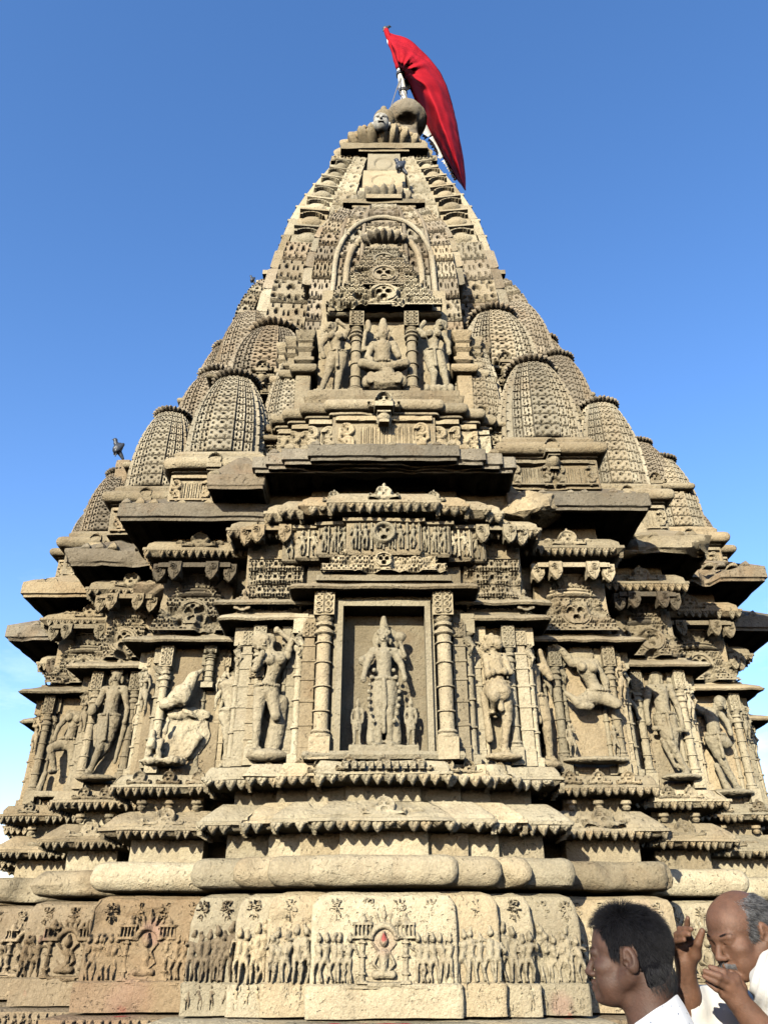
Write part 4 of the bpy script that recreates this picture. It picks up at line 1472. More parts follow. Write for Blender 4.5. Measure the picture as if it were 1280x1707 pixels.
    for i, (b, key, fn, s, lab, pw, dz) in enumerate(spec):
        x0, x1, y = b[:3]
        cx, w = (x0 + x1) / 2, x1 - x0
        bay = empty('wall_bay', (cx, y, 2.8), T)
        if lab: bay['label'] = lab
        mat = M_WALL if cx < -2 else M_PALE
        wall_face(bay, x0, x1, y, 2.80, 5.2, min(.6, b[3] - y), M_WALL, 40 + i)
        zt = 3.86
        if i == 0: pilaster(bay, 'slim', x0 + .1, y - .0, 2.86, zt, 1.4, mat)
        pilaster(bay, 'round', x0 + .09 * pw + (.06 if i == 0 else 0), y - .05, 2.81, zt, 1.0, mat)
        if i != 0: pilaster(bay, 'round', x1 - .09 * pw, y - .05, 2.81, zt, 1.0, mat)
        else: pilaster(bay, 'round', x1 - .12, y - .05, 3.50, zt, 1.0, mat, 0)
        pilaster(bay, 'flat', x0 + .005, y + .05, 2.81, zt, .9, mat)
        pilaster(bay, 'flat', x1 - .005, y + .05, 2.81, zt, .9, mat)
        pilaster(bay, 'slim', x1 + .075, y + .12, 2.81, zt, 1.1, mat)
        pilaster(bay, 'slim', x0 - .075, y + .12, 2.81, zt, 1.1, mat)
        for q in (-1, 1):
            if w > .5: pilaster(bay, 'slim', cx + q * (w / 2 - .16 * pw), y + .0, 2.81, zt, .8, mat)
        if key:
            statue(bay, key, fn, s, cx, y - .09, 2.90, mat, None, seed=20 + i)
        for q in (-1, 1):                        # little acrobats clinging to the pilaster sides
            put('statue', cached('att', lambda: statue_mesh('statue', .34, small_attendant, 6, h=.007)), mat, bay, (cx + q * (w / 2 - .015), y - .06, 3.30 + .1 * (i % 2)), (0, q * .1, q * .5), (q, 1, 1))
        upper(bay, x0 + .0, x1 - .0, y, 3.90 if i < 6 else 3.80, 60 + i, M_WALL, ztop=(4.88, 4.90, 4.80, 4.84, 4.80, 4.86, 4.58, 4.64)[i])


# ------------------------------------------------------------------ eaves
def eaves():
    part = empty('eave', (0, 0, 5.0), T)
    def slab(b, z, out, seed, mat=M_EAVE, hgt=.12, chip=.05, inner=.1):
        prof = [(-inner, z + .20), (out * .25, z + .12), (out * .3, z + .07), (out * .55, z + .055), (out * .6, z + .015), (out * .82, z + .0), (out * .85, z - .035), (out * .93, z - .045), (out * .94, z - .02), (out, z - .01),
                (out, z + hgt), (out - .03, z + hgt + .02), (out * .55, z + hgt + .14), (.0, z + hgt + .30), (-inner, z + hgt + .34)]
        block('eave_slab', b, prof, mat, part, rc=.015, step=.03, amp=.010, chip=chip * 1.6 + .03, seed=seed, nscale=9)
        # row of low leaf crests along the top edge
        w = b[1] - b[0] + 2 * out
        n = max(2, int(w / .125))
        def crest():
            m = MB()
            m.prism([(-.05, 0), (.05, 0), (.045, .5), (.012, 1), (-.03, .7), (-.052, .3)], 0, .08, .2)
            return m.mesh('crest_leaf', 35)
        for i in range(n):
            if rng.random() < .25: continue
            x = b[0] - out + w * (i + .5) / n
            put('crest_leaf', cached('crest', crest), mat if rng.random() < .5 else M_WALL, part, (x, b[2] - out + .01, z + hgt - .005), (0, rng.uniform(-.1, .1), rng.uniform(-.2, .2)), (1, 1, rng.uniform(.05, .09)))
    slab((-.24, .24, -.05, 2), 5.315, .42, 1, hgt=.10, chip=.02)
    slab((-.47, .47, .0, 2), 5.305, .42, 2, hgt=.10)
    slab((-.62, .62, .05, 2), 5.295, .42, 21, hgt=.10)
    slab((-.74, .74, .10, 2), 5.285, .42, 22, hgt=.10)
    slab((-1.36, -1.25, -.04, 2), 5.16, .20, 3, hgt=.10)
    slab((-2.0, -1.30, .42, 2), 4.99, .40, 4)
    slab((1.52, 2.02, .42, 2), 5.10, .40, 5, chip=.10)
    slab((-2.72, -2.2, 1.12, 2.4), 4.89, .40, 6)
    slab((2.24, 2.80, 1.08, 2.4), 5.0, .42, 7, mat=M_WALL, chip=.2)
    slab((-3.45, -2.7, 1.95, 2.6), 4.90, .42, 8, mat=M_WALL, chip=.16)
    slab((2.8, 3.62, 1.85, 2.6), 5.03, .44, 9, mat=M_EAVE, chip=.2)
    slab((-3.85, -3.2, 2.75, 5), 4.70, .46, 10)
    slab((3.3, 4.05, 2.62, 5), 4.76, .46, 11)
    # broken stone left between the two right-hand eaves
    def rock(seed, hx, hy, hz, loc, mat):
        r = random.Random(seed)
        bm = bmesh.new()
        for _ in range(26):
            v = Vector((r.gauss(0, 1), r.gauss(0, 1), r.gauss(0, 1))).normalized()
            m_ = max(abs(v.x), abs(v.y), abs(v.z))
            v = v * (.55 + .45 / m_ * .8)
            bm.verts.new((v.x * hx, v.y * hy, v.z * hz))
        h = bmesh.ops.convex_hull(bm, input=bm.verts)
        bmesh.ops.delete(bm, geom=[g for g in h['geom_interior'] if isinstance(g, bmesh.types.BMVert)], context='VERTS')
        bmesh.ops.subdivide_edges(bm, edges=bm.edges, cuts=4, use_grid_fill=True)
        P_ = np.array([v.co for v in bm.verts])
        d = np.stack([fbm(P_ + 3.3 * k, 7, 3, seed + k) for k in range(3)], 1) * .05
        for v, q in zip(bm.verts, d): v.co += Vector(q)
        me = bpy.data.meshes.new('broken_stone'); bm.to_mesh(me); bm.free()
        put('broken_stone', me, mat, part, loc)
    rock(3, .34, .30, .17, (1.33, .20, 5.10), M_WALL)
    rock(8, .40, .32, .30, (2.34, 1.02, 5.30), M_WALL)
    rock(5, .30, .26, .13, (-2.2, 1.0, 4.62), M_BASE)


# ------------------------------------------------------------------ spires
def rcurve(t, top=.5, pw=2.1):
    return 1 - (1 - top) * np.asarray(t) ** pw


BANDS = [(-.27, .27, 1.00, 0), (-.50, -.29, .92, 1), (.29, .50, .92, 2), (-.71, -.53, .84, 1), (.53, .71, .84, 2)]


def band_mesh(xa, xb, yf, kind, H, courses, top, pw, nu=27, nv=20, dep=.095, skirt=.17):
    cells = courses
    nz = cells * nv + 1
    u = np.linspace(-1, 1, nu)
    t = np.linspace(0, 1, nz)
    # courses shorten towards the top
    tt = t + .12 * t * (1 - t) * 1.6
    A, B = np.meshgrid(u, (t * cells) % 1.0)
    Hh = jali(A, B, kind, .07, True) * dep - dep
    Hh[-1] = -dep
    Hp = np.concatenate([np.full((nz, 1), -skirt), Hh, np.full((nz, 1), -skirt)], 1)
    up = np.concatenate([[-1], u, [1]])
    r = rcurve(tt, top, pw)[:, None]
    X = (xa + (xb - xa) * (up[None, :] + 1) / 2) * r
    Y = -(yf * r) - Hp
    Z = np.repeat((tt * H)[:, None], X.shape[1], 1)
    V = np.stack([X, Y, Z], -1)
    V += .006 * np.stack([fbm(V, 9, 2, 1), fbm(V, 9, 2, 2), fbm(V, 9, 2, 3)], -1)
    m, k = X.shape
    j, i = np.meshgrid(np.arange(m - 1), np.arange(k - 1), indexing='ij')
    a = j * k + i
    return mesh_np('lattice_band', V.reshape(-1, 3), [np.stack([a, a + 1, a + k + 1, a + k], -1).reshape(-1, 4)], 60)


def crown_mesh(seed=0, broken=0):
    """cushion of ribs with a neck below and a small pot finial; radius 1, height about 1"""
    m = MB()
    m.lathe([(.55, -.05), (.62, .02), (.6, .06)], 24)
    n = 12
    prof = [(.45 + .55 * math.sin(math.pi * i / n) ** .6, .06 + .46 * i / n) for i in range(n + 1)]
    m.lathe(prof, 112, rib=28, ribamp=.16)
    if not broken:
        m.lathe([(.42, .5), (.5, .56), (.46, .62), (.2, .66), (.26, .76), (.24, .86), (.1, .93), (.06, 1.02), (.001, 1.05)], 20)
    else:
        m.lathe([(.42, .5), (.3, .58), (.001, .6)], 12)
    m.rough(.035 if broken else .02, 5, seed)
    return m.mesh('crown', 50)


def scroll_panel(parent, x0, x1, y, z, h, mat, seed):
    w = x1 - x0
    f = HF(w, h, .0085)
    n = max(1, int(round(w / (h * 1.7))))
    c = w / n
    for i in range(n):
        x = -w / 2 + c * (i + .5)
        f.flat(x - c * .47, x + c * .47, h * .84, h * .98, .035)
        f.flat(x - c * .47, x + c * .47, .02 * h, .10 * h, .03)
        for k in range(int(c * .5 / .02)):
            xx = x - c * .22 + k * .022
            f.cap(xx, h * .14, xx, h * .7, .007, .012)
        for q in (-1, 1):
            xx = x + q * c * .36
            f.scroll(xx, h * .62, h * .15, h * .05, .035, q)
            f.scroll(xx - q * h * .04, h * .28, h * .12, h * .045, .030, -q)
    f.erode(.004, 20, seed, (x0, y, z))
    return put('scroll_carving', f.mesh('scroll_carving'), mat, parent, ((x0 + x1) / 2, y, z))


def turret(x, y, z, hw, H, rotz=0.0, base=.55, mats=(0, 0), crown=1, seed=0, proto='A', sides=True, label=None):
    """miniature spire: moulded foot, five carved bands on each seen face, ribbed crown"""
    top, pw, courses, ratio = {'A': (.46, 2.5, 10, 3.2), 'B': (.40, 2.1, 13, 4.4)}[proto]
    t = empty('turret', (x, y, z), T)
    if label: t['label'] = label
    sz = H / ratio
    mat = M_TOP2 if mats[0] == 0 else M_TOP
    yaws = [0, math.pi / 2, -math.pi / 2] if sides else [0]
    for yaw in yaws:
        for bi, (xa, xb, yf, kind) in enumerate(BANDS):
            if yaw and bi in (1, 3) and proto == 'B': continue
            me = cached(('band', proto, bi), lambda: band_mesh(xa, xb, yf, kind, ratio, courses, top, pw))
            put('lattice_band', me, mat, t, (x, y, z), (0, 0, rotz + yaw), (hw, hw, sz))
    def core():
        m = MB()
        tt = np.linspace(0, 1, 12)
        for half, out in ((.48, .74), (.69, .62)):
            V = []
            for q in tt:
                r = float(rcurve(q, top, pw))
                a, b = half * r, out * r
                V += [(-a, -b, q * ratio), (a, -b, q * ratio), (a, b, q * ratio), (-a, b, q * ratio)]
            Q = [(j * 4 + i, j * 4 + (i + 1) % 4, j * 4 + 4 + (i + 1) % 4, j * 4 + 4 + i) for j in range(11) for i in range(4)] + [(44, 45, 46, 47)]
            m.add(V, Q)
            m.add([(p[1], p[0], p[2]) for p in V], Q)
        return m.mesh('turret_core', 0)
    put('turret_core', cached(('core', proto), core), M_TOP, t, (x, y, z), (0, 0, rotz), (hw, hw, sz))
    rt = hw * top
    if crown:
        me = cached(('crown', crown), lambda: crown_mesh(crown, crown == 2))
        put('crown', me, M_TOP, t, (x, y, z + H * .985), (0, 0, rotz + .1), (rt * 1.3, rt * 1.3, rt * 1.0))
    # foot: roll moulding over a scroll frieze
    if base:
        b0 = (x - hw * .95, x + hw * .95, y - hw * .95, y + hw * .95)
        zb = z - base
        block('turret_foot', b0, [(-.2, zb), (.02, zb + .002), (.02, zb + base * .52), (-.02, zb + base * .54), (.03, zb + base * .56)] + arcprof(.03, .115, zb + base * .58, zb + base * .80, 7) + [(.02, zb + base * .82), (.03, zb + base * .9), (.0, zb + base * .97), (-.2, z + .004)],
              M_WALL, t, rc=.03, step=.04, amp=.006, chip=.05, seed=seed + 300)
        scroll_panel(t, b0[0], b0[1], b0[2] - .02, zb + base * .04, base * .46, M_WALL, seed)
        f = HF(.3, .36, .008)
        gavaksha(f, 0, .21, .14, .05)
        f.flat(-.075, .075, .17, .22, .075)
        f.disc(0, .10, .065, .085, 1.15)
        f.flat(-.06, .06, .125, .14, .095)
        f.flat(-.04, .04, .0, .03, .05)
        put('pot_ornament', cached('pot', lambda: f.mesh('pot_ornament')), M_WALL, t, (x, b0[2] - .05, zb + base * .28))
    return t


TILE = {}


def tile(kind):
    def mk():
        f = HF(1, 1, 1 / 44, -.3)
        if kind == 4:
            f.H[:] = .25
            f.disc(0, .30, .36, .95, .75)
            f.H = np.where((np.hypot(f.X, (f.Z - .42) * 1.25) > .34) & (np.hypot(f.X, (f.Z - .40) * 1.25) < .44) & (f.Z > .5), .95, f.H)
            f.H = np.where((f.Z > .53) & (f.Z < .60) & (np.abs(f.X) < .3), -.1, f.H)
            f.H = np.where(f.Z > .88, .85, f.H)
        else:
            f.H = jali(f.X * 2, f.Z, kind, .05) * 1.0
        f.H = np.where((np.abs(f.X) > .499) | (f.Z < .001) | (f.Z > .999), -2.5, f.H)
        return f.mesh('carved_block', False, 60)
    return cached(('tile', kind), mk)


def spire_faces(part, cx, cy, zs, rf, bands, yaw=0, dep=.045, mat=None, name='carved_block'):
    """carved stones course by course up one curving face"""
    cy_, sy_ = math.cos(yaw), math.sin(yaw)
    for (xa, xb, yf, kind) in bands:
        for ci, (z0, z1) in enumerate(zip(zs, zs[1:])):
            zm = (z0 + z1) / 2
            r, r0, r1 = rf(zm), rf(z0), rf(z1)
            lx, ly = (xa + xb) / 2 * r, -yf * r + dep
            sl = math.atan2(yf * (r0 - r1), z1 - z0)
            # foot of the tile
            lx0, ly0 = (xa + xb) / 2 * r0, -yf * r0 + dep
            wx, wy = cx + lx0 * cy_ - ly0 * sy_, cy + lx0 * sy_ + ly0 * cy_
            tilt_y = math.atan2((xa + xb) / 2 * (r0 - r1), z1 - z0)
            m = mat or (M_TOP2 if rng.random() < .55 else M_TOP)
            o = put(name, tile(kind if not callable(kind) else kind(ci)), m, part, (wx, wy, z0))
            o.rotation_euler = (Matrix.Rotation(yaw, 3, 'Z') @ Matrix.Rotation(-tilt_y, 3, 'Y') @ Matrix.Rotation(-sl, 3, 'X')).to_euler()
            o.scale = ((xb - xa) * r * .985, dep * rng.uniform(.9, 1.15), (z1 - z0) / math.cos(sl) * .995)


def spire_core(part, cx, cy, z0, z1, rf, bands, mat, name='spire_core', inset=.125):
    m = MB()
    zz = np.linspace(z0, z1, 26)
    yfs = sorted(set(b[2] for b in bands))
    for yf in yfs:
        half = max(abs(b[1]) for b in bands if b[2] == yf)
        V = []
        for z in zz:
            r = rf(z)
            a, b = half * r - inset * .95, yf * r - inset
            V += [(-a, -b, z), (a, -b, z), (a, b, z), (-a, b, z)]
        n = len(zz)
        Q = [(j * 4 + i, j * 4 + (i + 1) % 4, j * 4 + 4 + (i + 1) % 4, j * 4 + 4 + i) for j in range(n - 1) for i in range(4)] + [((n - 1) * 4, (n - 1) * 4 + 1, (n - 1) * 4 + 2, (n - 1) * 4 + 3)]
        m.add(V, Q)
        m.add([(p[1], p[0], p[2]) for p in V], Q)
    V0 = np.concatenate(m.V)
    put(name, m.mesh(name, 0), mat, part, (cx, cy, 0))


def rmain(z):
    return float(np.interp(z, [5, 7, 8.5, 10.07, 11.22, 12.0, 12.6, 13.3, 14.2], [2.35, 2.22, 2.12, 1.97, 1.82, 1.68, 1.52, 1.30, .99]))


def rur(z):                                     # big attached spire on each face
    return float(np.interp(z, [6, 7.5, 8.5, 9.2, 9.9, 10.5, 10.9, 11.25], [1.33, 1.30, 1.27, 1.24, 1.19, 1.10, .97, .79]))


def rin(z):                                     # small spire leaning on that one
    return float(np.interp(z, [7.6, 8.4, 8.9, 9.4, 9.75, 10.0], [.52, .51, .48, .43, .37, .29]))


MB_BANDS = [(-.26, .26, 1.0, 0), (-.50, -.28, .97, 1), (.28, .50, .97, 2), (-.82, -.53, .92, 0), (.53, .82, .92, 0)]
UR_BANDS = [(-.23, .23, 1.0, 0), (-.50, -.27, .95, 1), (.27, .50, .95, 2), (-.80, -.55, .90, 0), (.55, .80, .90, 0)]


def slabs(part, cx, cy, z, spec, mat, seed, th=.09):
    for i, (hw, fy) in enumerate(spec):
        block('crown_slab', (cx - hw, cx + hw, cy - fy, cy + fy), [(-.2, z + i * .055), (.0, z + i * .055 + .001), (.0, z + i * .055 + th), (-.3, z + i * .055 + th + .004)], mat, part, rc=.01, step=.05, amp=.004, chip=.02, seed=seed + i)


def spires():
    # -------- main spire
    ms = empty('main_spire', (0, YC, 5.2), T)
    ms['label'] = 'tallest central spire rising behind the clustered turrets'
    spire_core(ms, 0, YC, 5.3, 14.2, rmain, MB_BANDS, M_TOP)
    zs = [7.4, 8.0, 8.55, 9.1, 9.62, 10.12, 10.6, 11.05]
    alt = lambda ci: (0, 5, 6, 5)[ci % 4]
    wide = [(b[0], b[1], b[2], alt) for b in MB_BANDS[3:]]
    spire_faces(ms, 0, YC, zs, rmain, MB_BANDS[1:3] + wide, 0, .085)
    for yaw in (math.pi / 2, -math.pi / 2):
        spire_faces(ms, 0, YC, zs[2:], rmain, wide, yaw, .085)
    zs2 = [11.05, 11.5, 11.95, 12.38, 12.8, 13.2, 13.6, 14.0]
    # restored upper courses: plain stones with pot bulges on the corners
    spire_faces(ms, 0, YC, zs2, rmain, [MB_BANDS[1], MB_BANDS[2]], 0, .035, M_PALE, 'plain_block')
    pz = [11.05, 11.8, 12.5, 13.25, 14.1]
    spire_faces(ms, 0, YC, pz, rmain, [(-.26, .26, 1.0, 3)], 0, .03, M_PALE, 'plain_block')
    spire_faces(ms, 0, YC, zs2, rmain, [(-.80, -.52, .93, 4), (.52, .80, .93, 4)], 0, .10, M_PALE, 'bulb_block')
    for yaw in (math.pi / 2, -math.pi / 2):
        spire_faces(ms, 0, YC, zs2, rmain, [(-.80, -.52, .93, 4), (.52, .80, .93, 4)], yaw, .05, M_PALE, 'bulb_block')
    # crown of the main spire
    slabs(ms, 0, YC, 14.2, [(.98, .80), (.46, .95), (.80, .98)], M_WALL, 700, .15)
    f = HF(.5, .13, .012)
    for q in (-1, 1):
        for k in range(4):
            f.ring(-.19 + k * .125, .06, .04, .016, .02)
        put('slab_carving', cached('slabc', lambda: f.mesh('slab_carving')), M_PALE, ms, (q * .70, YC - .815, 14.205))
    put('crown', cached(('crownbig'), lambda: crown_mesh(9)), M_WALL, ms, (-.02, YC, 14.55), (0, 0, 0), (.98, .98, 1.35))
    cb = MB()
    for k in range(7):
        a = 2.0 + k * .36
    # knobs where the ribs end
    kn = MB()
    for k in range(26):
        a = math.pi * (1 + k / 25)
        for zz, rr in ((14.95, .93), (15.15, .86)):
            c = (rr * math.cos(a), YC + rr * math.sin(a), zz + .03 * math.sin(k * 3.1))
            kn.lathe([(.001, c[2] - .06), (.04, c[2] - .04), (.055, c[2]), (.04, c[2] + .04), (.001, c[2] + .06)], 8, c[0], c[1])
    put('rib_knobs', kn.rough(.03, 4).mesh('rib_knobs', 60), M_WALL, ms)['kind'] = 'stuff'
    # white painted face on the front of the crown
    S = SDF((-.3, -.35, -.3), (.3, .2, .36), .012)
    S.ell((0, 0, 0), (.175, .17, .21), .02)
    for q in (-1, 1):
        S.ell((q * .075, -.15, .035), (.045, .035, .026), .01, cut=True)
        S.ell((q * .075, -.145, .03), (.022, .02, .014), .004)
        S.cone((q * .03, -.17, .075), (q * .115, -.145, .085), .016, .012, .01)
        S.ell((q * .185, .0, .0), (.03, .05, .07), .01)
    S.cone((0, -.16, .06), (0, -.20, -.04), .018, .03, .015)
    S.cone((-.06, -.165, -.10), (.06, -.165, -.10), .016, .016, .012)
    S.ell((0, 0, .17), (.17, .16, .09), .02)
    fp = at(635, 208, YC - .98)
    o = put('painted_face', S.mesh('painted_face'), plain('white_paint', (.24, .235, .215), .8, .15, .35, 14, .004), ms, fp, (0, 0, 0), (.86, .86, .86))
    o['label'] = 'small white painted head at the foot of the crown'
    m = MB()
    m.lathe([(.10, -.3), (.18, -.25), (.21, -.02), (.19, .12), (.12, .22), (.08, .26), (.06, .29), (.075, .35), (.055, .44), (.001, .46)], 20)
    p = at(640, 203, YC - .7)
    put('finial', m.rough(.02, 6).mesh('finial', 60), M_WALL, ms, p)
    # the large round stone pot that holds the flagpole
    S = SDF((-.6, -.6, -.9), (.6, .6, .6), .025)
    S.ell((0, 0, 0), (.40, .40, .37), .02)
    S.cone((0, 0, -.3), (.02, 0, -.8), .20, .26, .05)
    S.ell((.02, -.3, -.33), (.28, .22, .12), .03, cut=True)
    S.grain(.03, 7, 3, 3)
    p = at(677, 201, YC - .55)
    o = put('stone_pot', S.mesh('stone_pot'), M_EAVE, ms, p)
    o['label'] = 'round grey stone pot at the foot of the flagpole'
    global POT
    POT = p
    # -------- the big attached spires, one on each seen face
    for yaw, (cx, cy) in ((0, (0, 2.5)), (math.pi / 2, (1.40, YC)), (-math.pi / 2, (-1.40, YC))):
        us = empty('attached_spire', (cx, cy, 6), T)
        us['label'] = {0: 'attached spire on the front with stepped slabs and a ribbed crown'}.get(yaw, 'attached spire on the right flank' if yaw > 0 else 'attached spire on the left flank')
        spire_core(us, cx, cy, 5.4, 11.25, rur, UR_BANDS, M_TOP, 'spire_core')
        z = [8.2, 8.62, 9.02, 9.4, 9.76, 10.1, 10.42, 10.72, 11.0, 11.25]
        if yaw == 0:
            spire_faces(us, cx, cy, z, rur, UR_BANDS[:3] + [(b[0], b[1], b[2], (lambda ci: (5, 0, 5, 6)[ci % 4])) for b in UR_BANDS[3:]], 0, .08)
            z = z[2:]
            for y2 in (math.pi / 2, -math.pi / 2):
                spire_faces(us, cx, cy, z[1:], rur, UR_BANDS[3:], y2, .08)
        else:
            spire_faces(us, cx, cy, [7.8] + z[1:], rur, UR_BANDS[3:] + UR_BANDS[1:2], 0, .08)
        # thin raised ribs between the bands
        for q in (-1, 1):
            for xf, yf in ((.25, .985), (.525, .935)):
                if yaw: continue
                pts = [(cx + q * xf * rur(zz), cy - yf * rur(zz) + .01, zz) for zz in np.linspace(7.9, 11.2, 18)]
                put('band_rib', MB().tube(pts, .028, 6).mesh('band_rib', 60), M_TOP, us)
        slabs(us, cx, cy, 11.25, [(.74, .62), (.48, .70), (.62, .74), (.27, .78)], M_WALL, 720 + int(yaw * 3))
        put('crown', cached('crownur', lambda: crown_mesh(4)), M_TOP2, us, (cx, cy, 11.60), (0, 0, 0), (.62, .62, .95))
        if yaw == 0:
            # horseshoe arches carved round the small inner spire
            for aw, az, tr in ((.50, 10.25, .045), (.66, 10.62, .035)):
                pts = []
                for t_ in np.linspace(-1, 1, 41):
                    zz = 9.35 + (az - 9.35) * math.cos(t_ * math.pi / 2) ** .8 if abs(t_) < .999 else 9.35
                    pts.append((aw * math.sin(t_ * math.pi / 2), cy - rur(zz) * (1.0 - .06 * abs(t_)) - .02, zz))
                pts = [(pts[0][0] * 1.04, cy - rur(8.5) * .95 - .02, 8.5)] + pts + [(pts[-1][0] * 1.04, cy - rur(8.5) * .95 - .02, 8.5)]
                put('arch_rib', MB().tube(pts, tr, 8).rough(.008, 9).mesh('arch_rib', 60), M_TOP2, us)
            # the small inner spire and its broken crown
            icx, icy = 0, 1.62
            spire_core(us, icx, icy, 7.2, 9.95, rin, UR_BANDS, M_TOP, 'spire_core')
            spire_faces(us, icx, icy, [8.3, 8.62, 8.94, 9.22, 9.48, 9.72, 9.95], rin, UR_BANDS, 0, .065, M_TOP2)
            put('crown', cached('crown2', lambda: crown_mesh(2, 1)), M_EAVE, us, (icx, icy, 9.93), (0, 0, 0), (.46, .46, .42))
    # -------- image shrine on the front, above the eave
    sh = empty('image_shrine', (0, .3, 5.4), T)
    sh['label'] = 'open shrine above the eave with a seated deity between two standing figures'
    Y0 = .42
    block('shrine_wall', (-.72, .72, Y0 + .12, 1.6), [(-.1, 6.3), (0, 6.301), (0, 8.3), (-.1, 8.305)], M_WALL, sh, rc=.01, step=.06, amp=.01, seed=801)
    block('shrine_wall', (-1.0, 1.0, Y0 + .35, 1.8), [(-.1, 6.3), (0, 6.301), (0, 7.9), (-.1, 7.905)], M_WALL, sh, rc=.01, step=.06, amp=.01, seed=802)
    # frieze, roll moulding, floor
    for i, (hw, y) in enumerate(((.50, .10), (.74, .16), (.92, .24), (1.06, .32), (1.3, .46))):
        block('frieze_block', (-hw, hw, y, 1.8), [(-.1, 5.35), (.0, 5.351), (.0, 6.14 + .002 * i), (-.1, 6.145)], M_WALL, sh, rc=.008, step=.06, amp=.005, seed=820 + i)
        block('roll_moulding', (-hw, hw, y, 1.8), [(-.1, 6.13)] + [(.02, 6.135), (.04, 6.145), (.04, 6.165)] + arcprof(.02, .095, 6.18, 6.31 - .003 * i, 8) + [(-.1, 6.31 - .002 * i)], M_WALL, sh, rc=.04, step=.035, amp=.006, chip=.05, seed=840 + i)
        pw = ((.0, .50, .74, .92, 1.06)[i])
        for a, b in ([(-hw, hw)] if i == 0 else [(-hw, -pw), (pw, hw)]):
            scroll_panel(sh, a, b, y - .005, 5.72, .41, M_PALE, 860 + i)
    f = HF(.32, .40, .008)
    gavaksha(f, 0, .22, .17, .06)
    f.flat(-.09, .09, .18, .24, .11); f.disc(0, .10, .07, .09, 1.1); f.flat(-.065, .065, .12, .14, .10); f.flat(-.05, .05, .02, .05, .07)
    put('pot_ornament', f.mesh('pot_ornament'), M_PALE, sh, (0, .02, 5.95))
    block('shrine_floor', (-.80, .78, .12, 1.4), [(-.1, 6.32), (.0, 6.322), (.02, 6.40), (-.02, 6.42), (-.02, 6.50), (-.2, 6.505)], M_WALL, sh, rc=.01, step=.04, amp=.008, chip=.05, seed=880)
    for q in (-1, 1):
        pilaster(sh, 'round', q * .30, .36, 6.50, 7.72, 1.5, M_WALL)
        for k, (x, y, w) in enumerate(((.86, .42, .16), (1.0, .52, .14), (1.12, .62, .12))):
            block('stepped_pier', (q * x - w / 2, q * x + w / 2, y, 1.6), [(-.1, 6.33), (.0, 6.335), (.0, 6.92), (-.03, 6.93)] + arcprof(-.02, .07, 6.94, 7.06, 6) + [(-.02, 7.09), (.03, 7.12), (.03, 7.16), (-.01, 7.2), (-.01, 7.26), (.03, 7.3), (.0, 7.33), (.0, 7.38), (.025, 7.40), (.0, 7.43), (.03, 7.50), (.035, 7.54), (-.02, 7.56), (-.1, 7.6)],
                  M_WALL, sh, rc=.012, step=.035, amp=.006, chip=.04, seed=900 + k + 10 * q)
    statue(sh, 'topl', st_top_left, 1.02, -.545, .37, 6.60, M_WALL, 'woman standing with one arm raised behind her head', seed=31)
    statue(sh, 'topr', st_top_right, 1.04, .535, .34, 6.56, M_PALE, 'pale woman on a lotus turning her head aside', seed=32)
    statue(sh, 'topc', st_seated, 1.08, -.01, .36, 6.56, M_WALL, 'crowned deity seated on a lotus', seed=33)
    block('shrine_lintel', (-.62, .62, .45, 1.2), [(-.2, 7.80), (.0, 7.802), (.03, 7.82), (.03, 7.86), (.01, 7.875), (-.1, 7.88)], M_PALE, sh, rc=.02, step=.03, amp=.010, chip=.06, seed=955)
    for i, (w, zz, yy, hh) in enumerate(((1.30, 7.84, .47, .56), (.92, 8.20, .52, .54), (.58, 8.56, .62, .48))):
        put('tracery_gable', pediment_mesh(w, hh, 20 + i, steps=4, depth=.16, flattop=.45), M_PALE if i == 0 else M_TOP2, sh, (0, yy, zz))
    block('gable_back', (-.56, .56, .45, 1.8), [(-.1, 7.88), (0, 7.881), (0, 8.2), (-.12, 8.4), (-.2, 8.7), (-.3, 8.9)], M_TOP, sh, rc=.02, step=.06, seed=950)
    # -------- turrets: where each stands in the photo (u0, u1, v foot, v top) and the depth of its front face
    def tp(u0, u1, vb, vt, Yf, seed, base=.62, **kw):
        p0, p1 = at(u0, vb, Yf), at(u1, vb, Yf)
        hw = (p1.x - p0.x) / 2 / .84
        top = at((u0 + u1) / 2, vt, Yf + hw * .5)
        return turret((p0.x + p1.x) / 2, Yf + hw, p0.z, hw, top.z - p0.z, 0, base, seed=seed, **kw)
    tp(303, 427, 748, 624, .12, 11, label='dark streaked turret on the left above the smashed figure')
    tp(850, 977, 724, 600, .12, 12, label='pale turret on the right above the leaping figure')
    tp(432, 520, 724, 588, .42, 13, .3, proto='B', crown=0)
    tp(760, 845, 702, 560, .42, 14, .3, proto='B', crown=0)
    tp(203, 300, 806, 684, 1.0, 15, crown=2, label='turret with a worn top at the left corner')
    tp(985, 1090, 802, 668, 1.0, 16, crown=2, label='turret with a worn top at the right corner')
    tp(126, 212, 882, 786, 1.85, 17, crown=2, mats=(1, 0))
    tp(1095, 1184, 874, 762, 1.85, 18, crown=2)
    tp(372, 505, 622, 540, .95, 19, .3, crown=2, mats=(1, 0))
    tp(778, 905, 608, 514, .95, 20, .3, crown=2)
    tp(285, 392, 705, 616, 1.35, 21, .4, crown=2, mats=(1, 0))
    tp(905, 1000, 690, 590, 1.35, 22, .4, crown=2, mats=(1, 0))
    tp(355, 450, 610, 515, 2.0, 23, .4, crown=0, mats=(1, 0))
    tp(830, 932, 600, 500, 2.0, 24, .4, crown=0, mats=(1, 0))
    tp(318, 400, 660, 572, 2.2, 25, .4, crown=2, mats=(1, 0))
    tp(880, 968, 650, 560, 2.2, 26, .4, crown=2, mats=(1, 0))
    tp(232, 330, 765, 690, 1.9, 27, .4, crown=2, mats=(1, 0))
    tp(1045, 1130, 800, 735, 1.9, 28, .4, crown=2, mats=(1, 0))
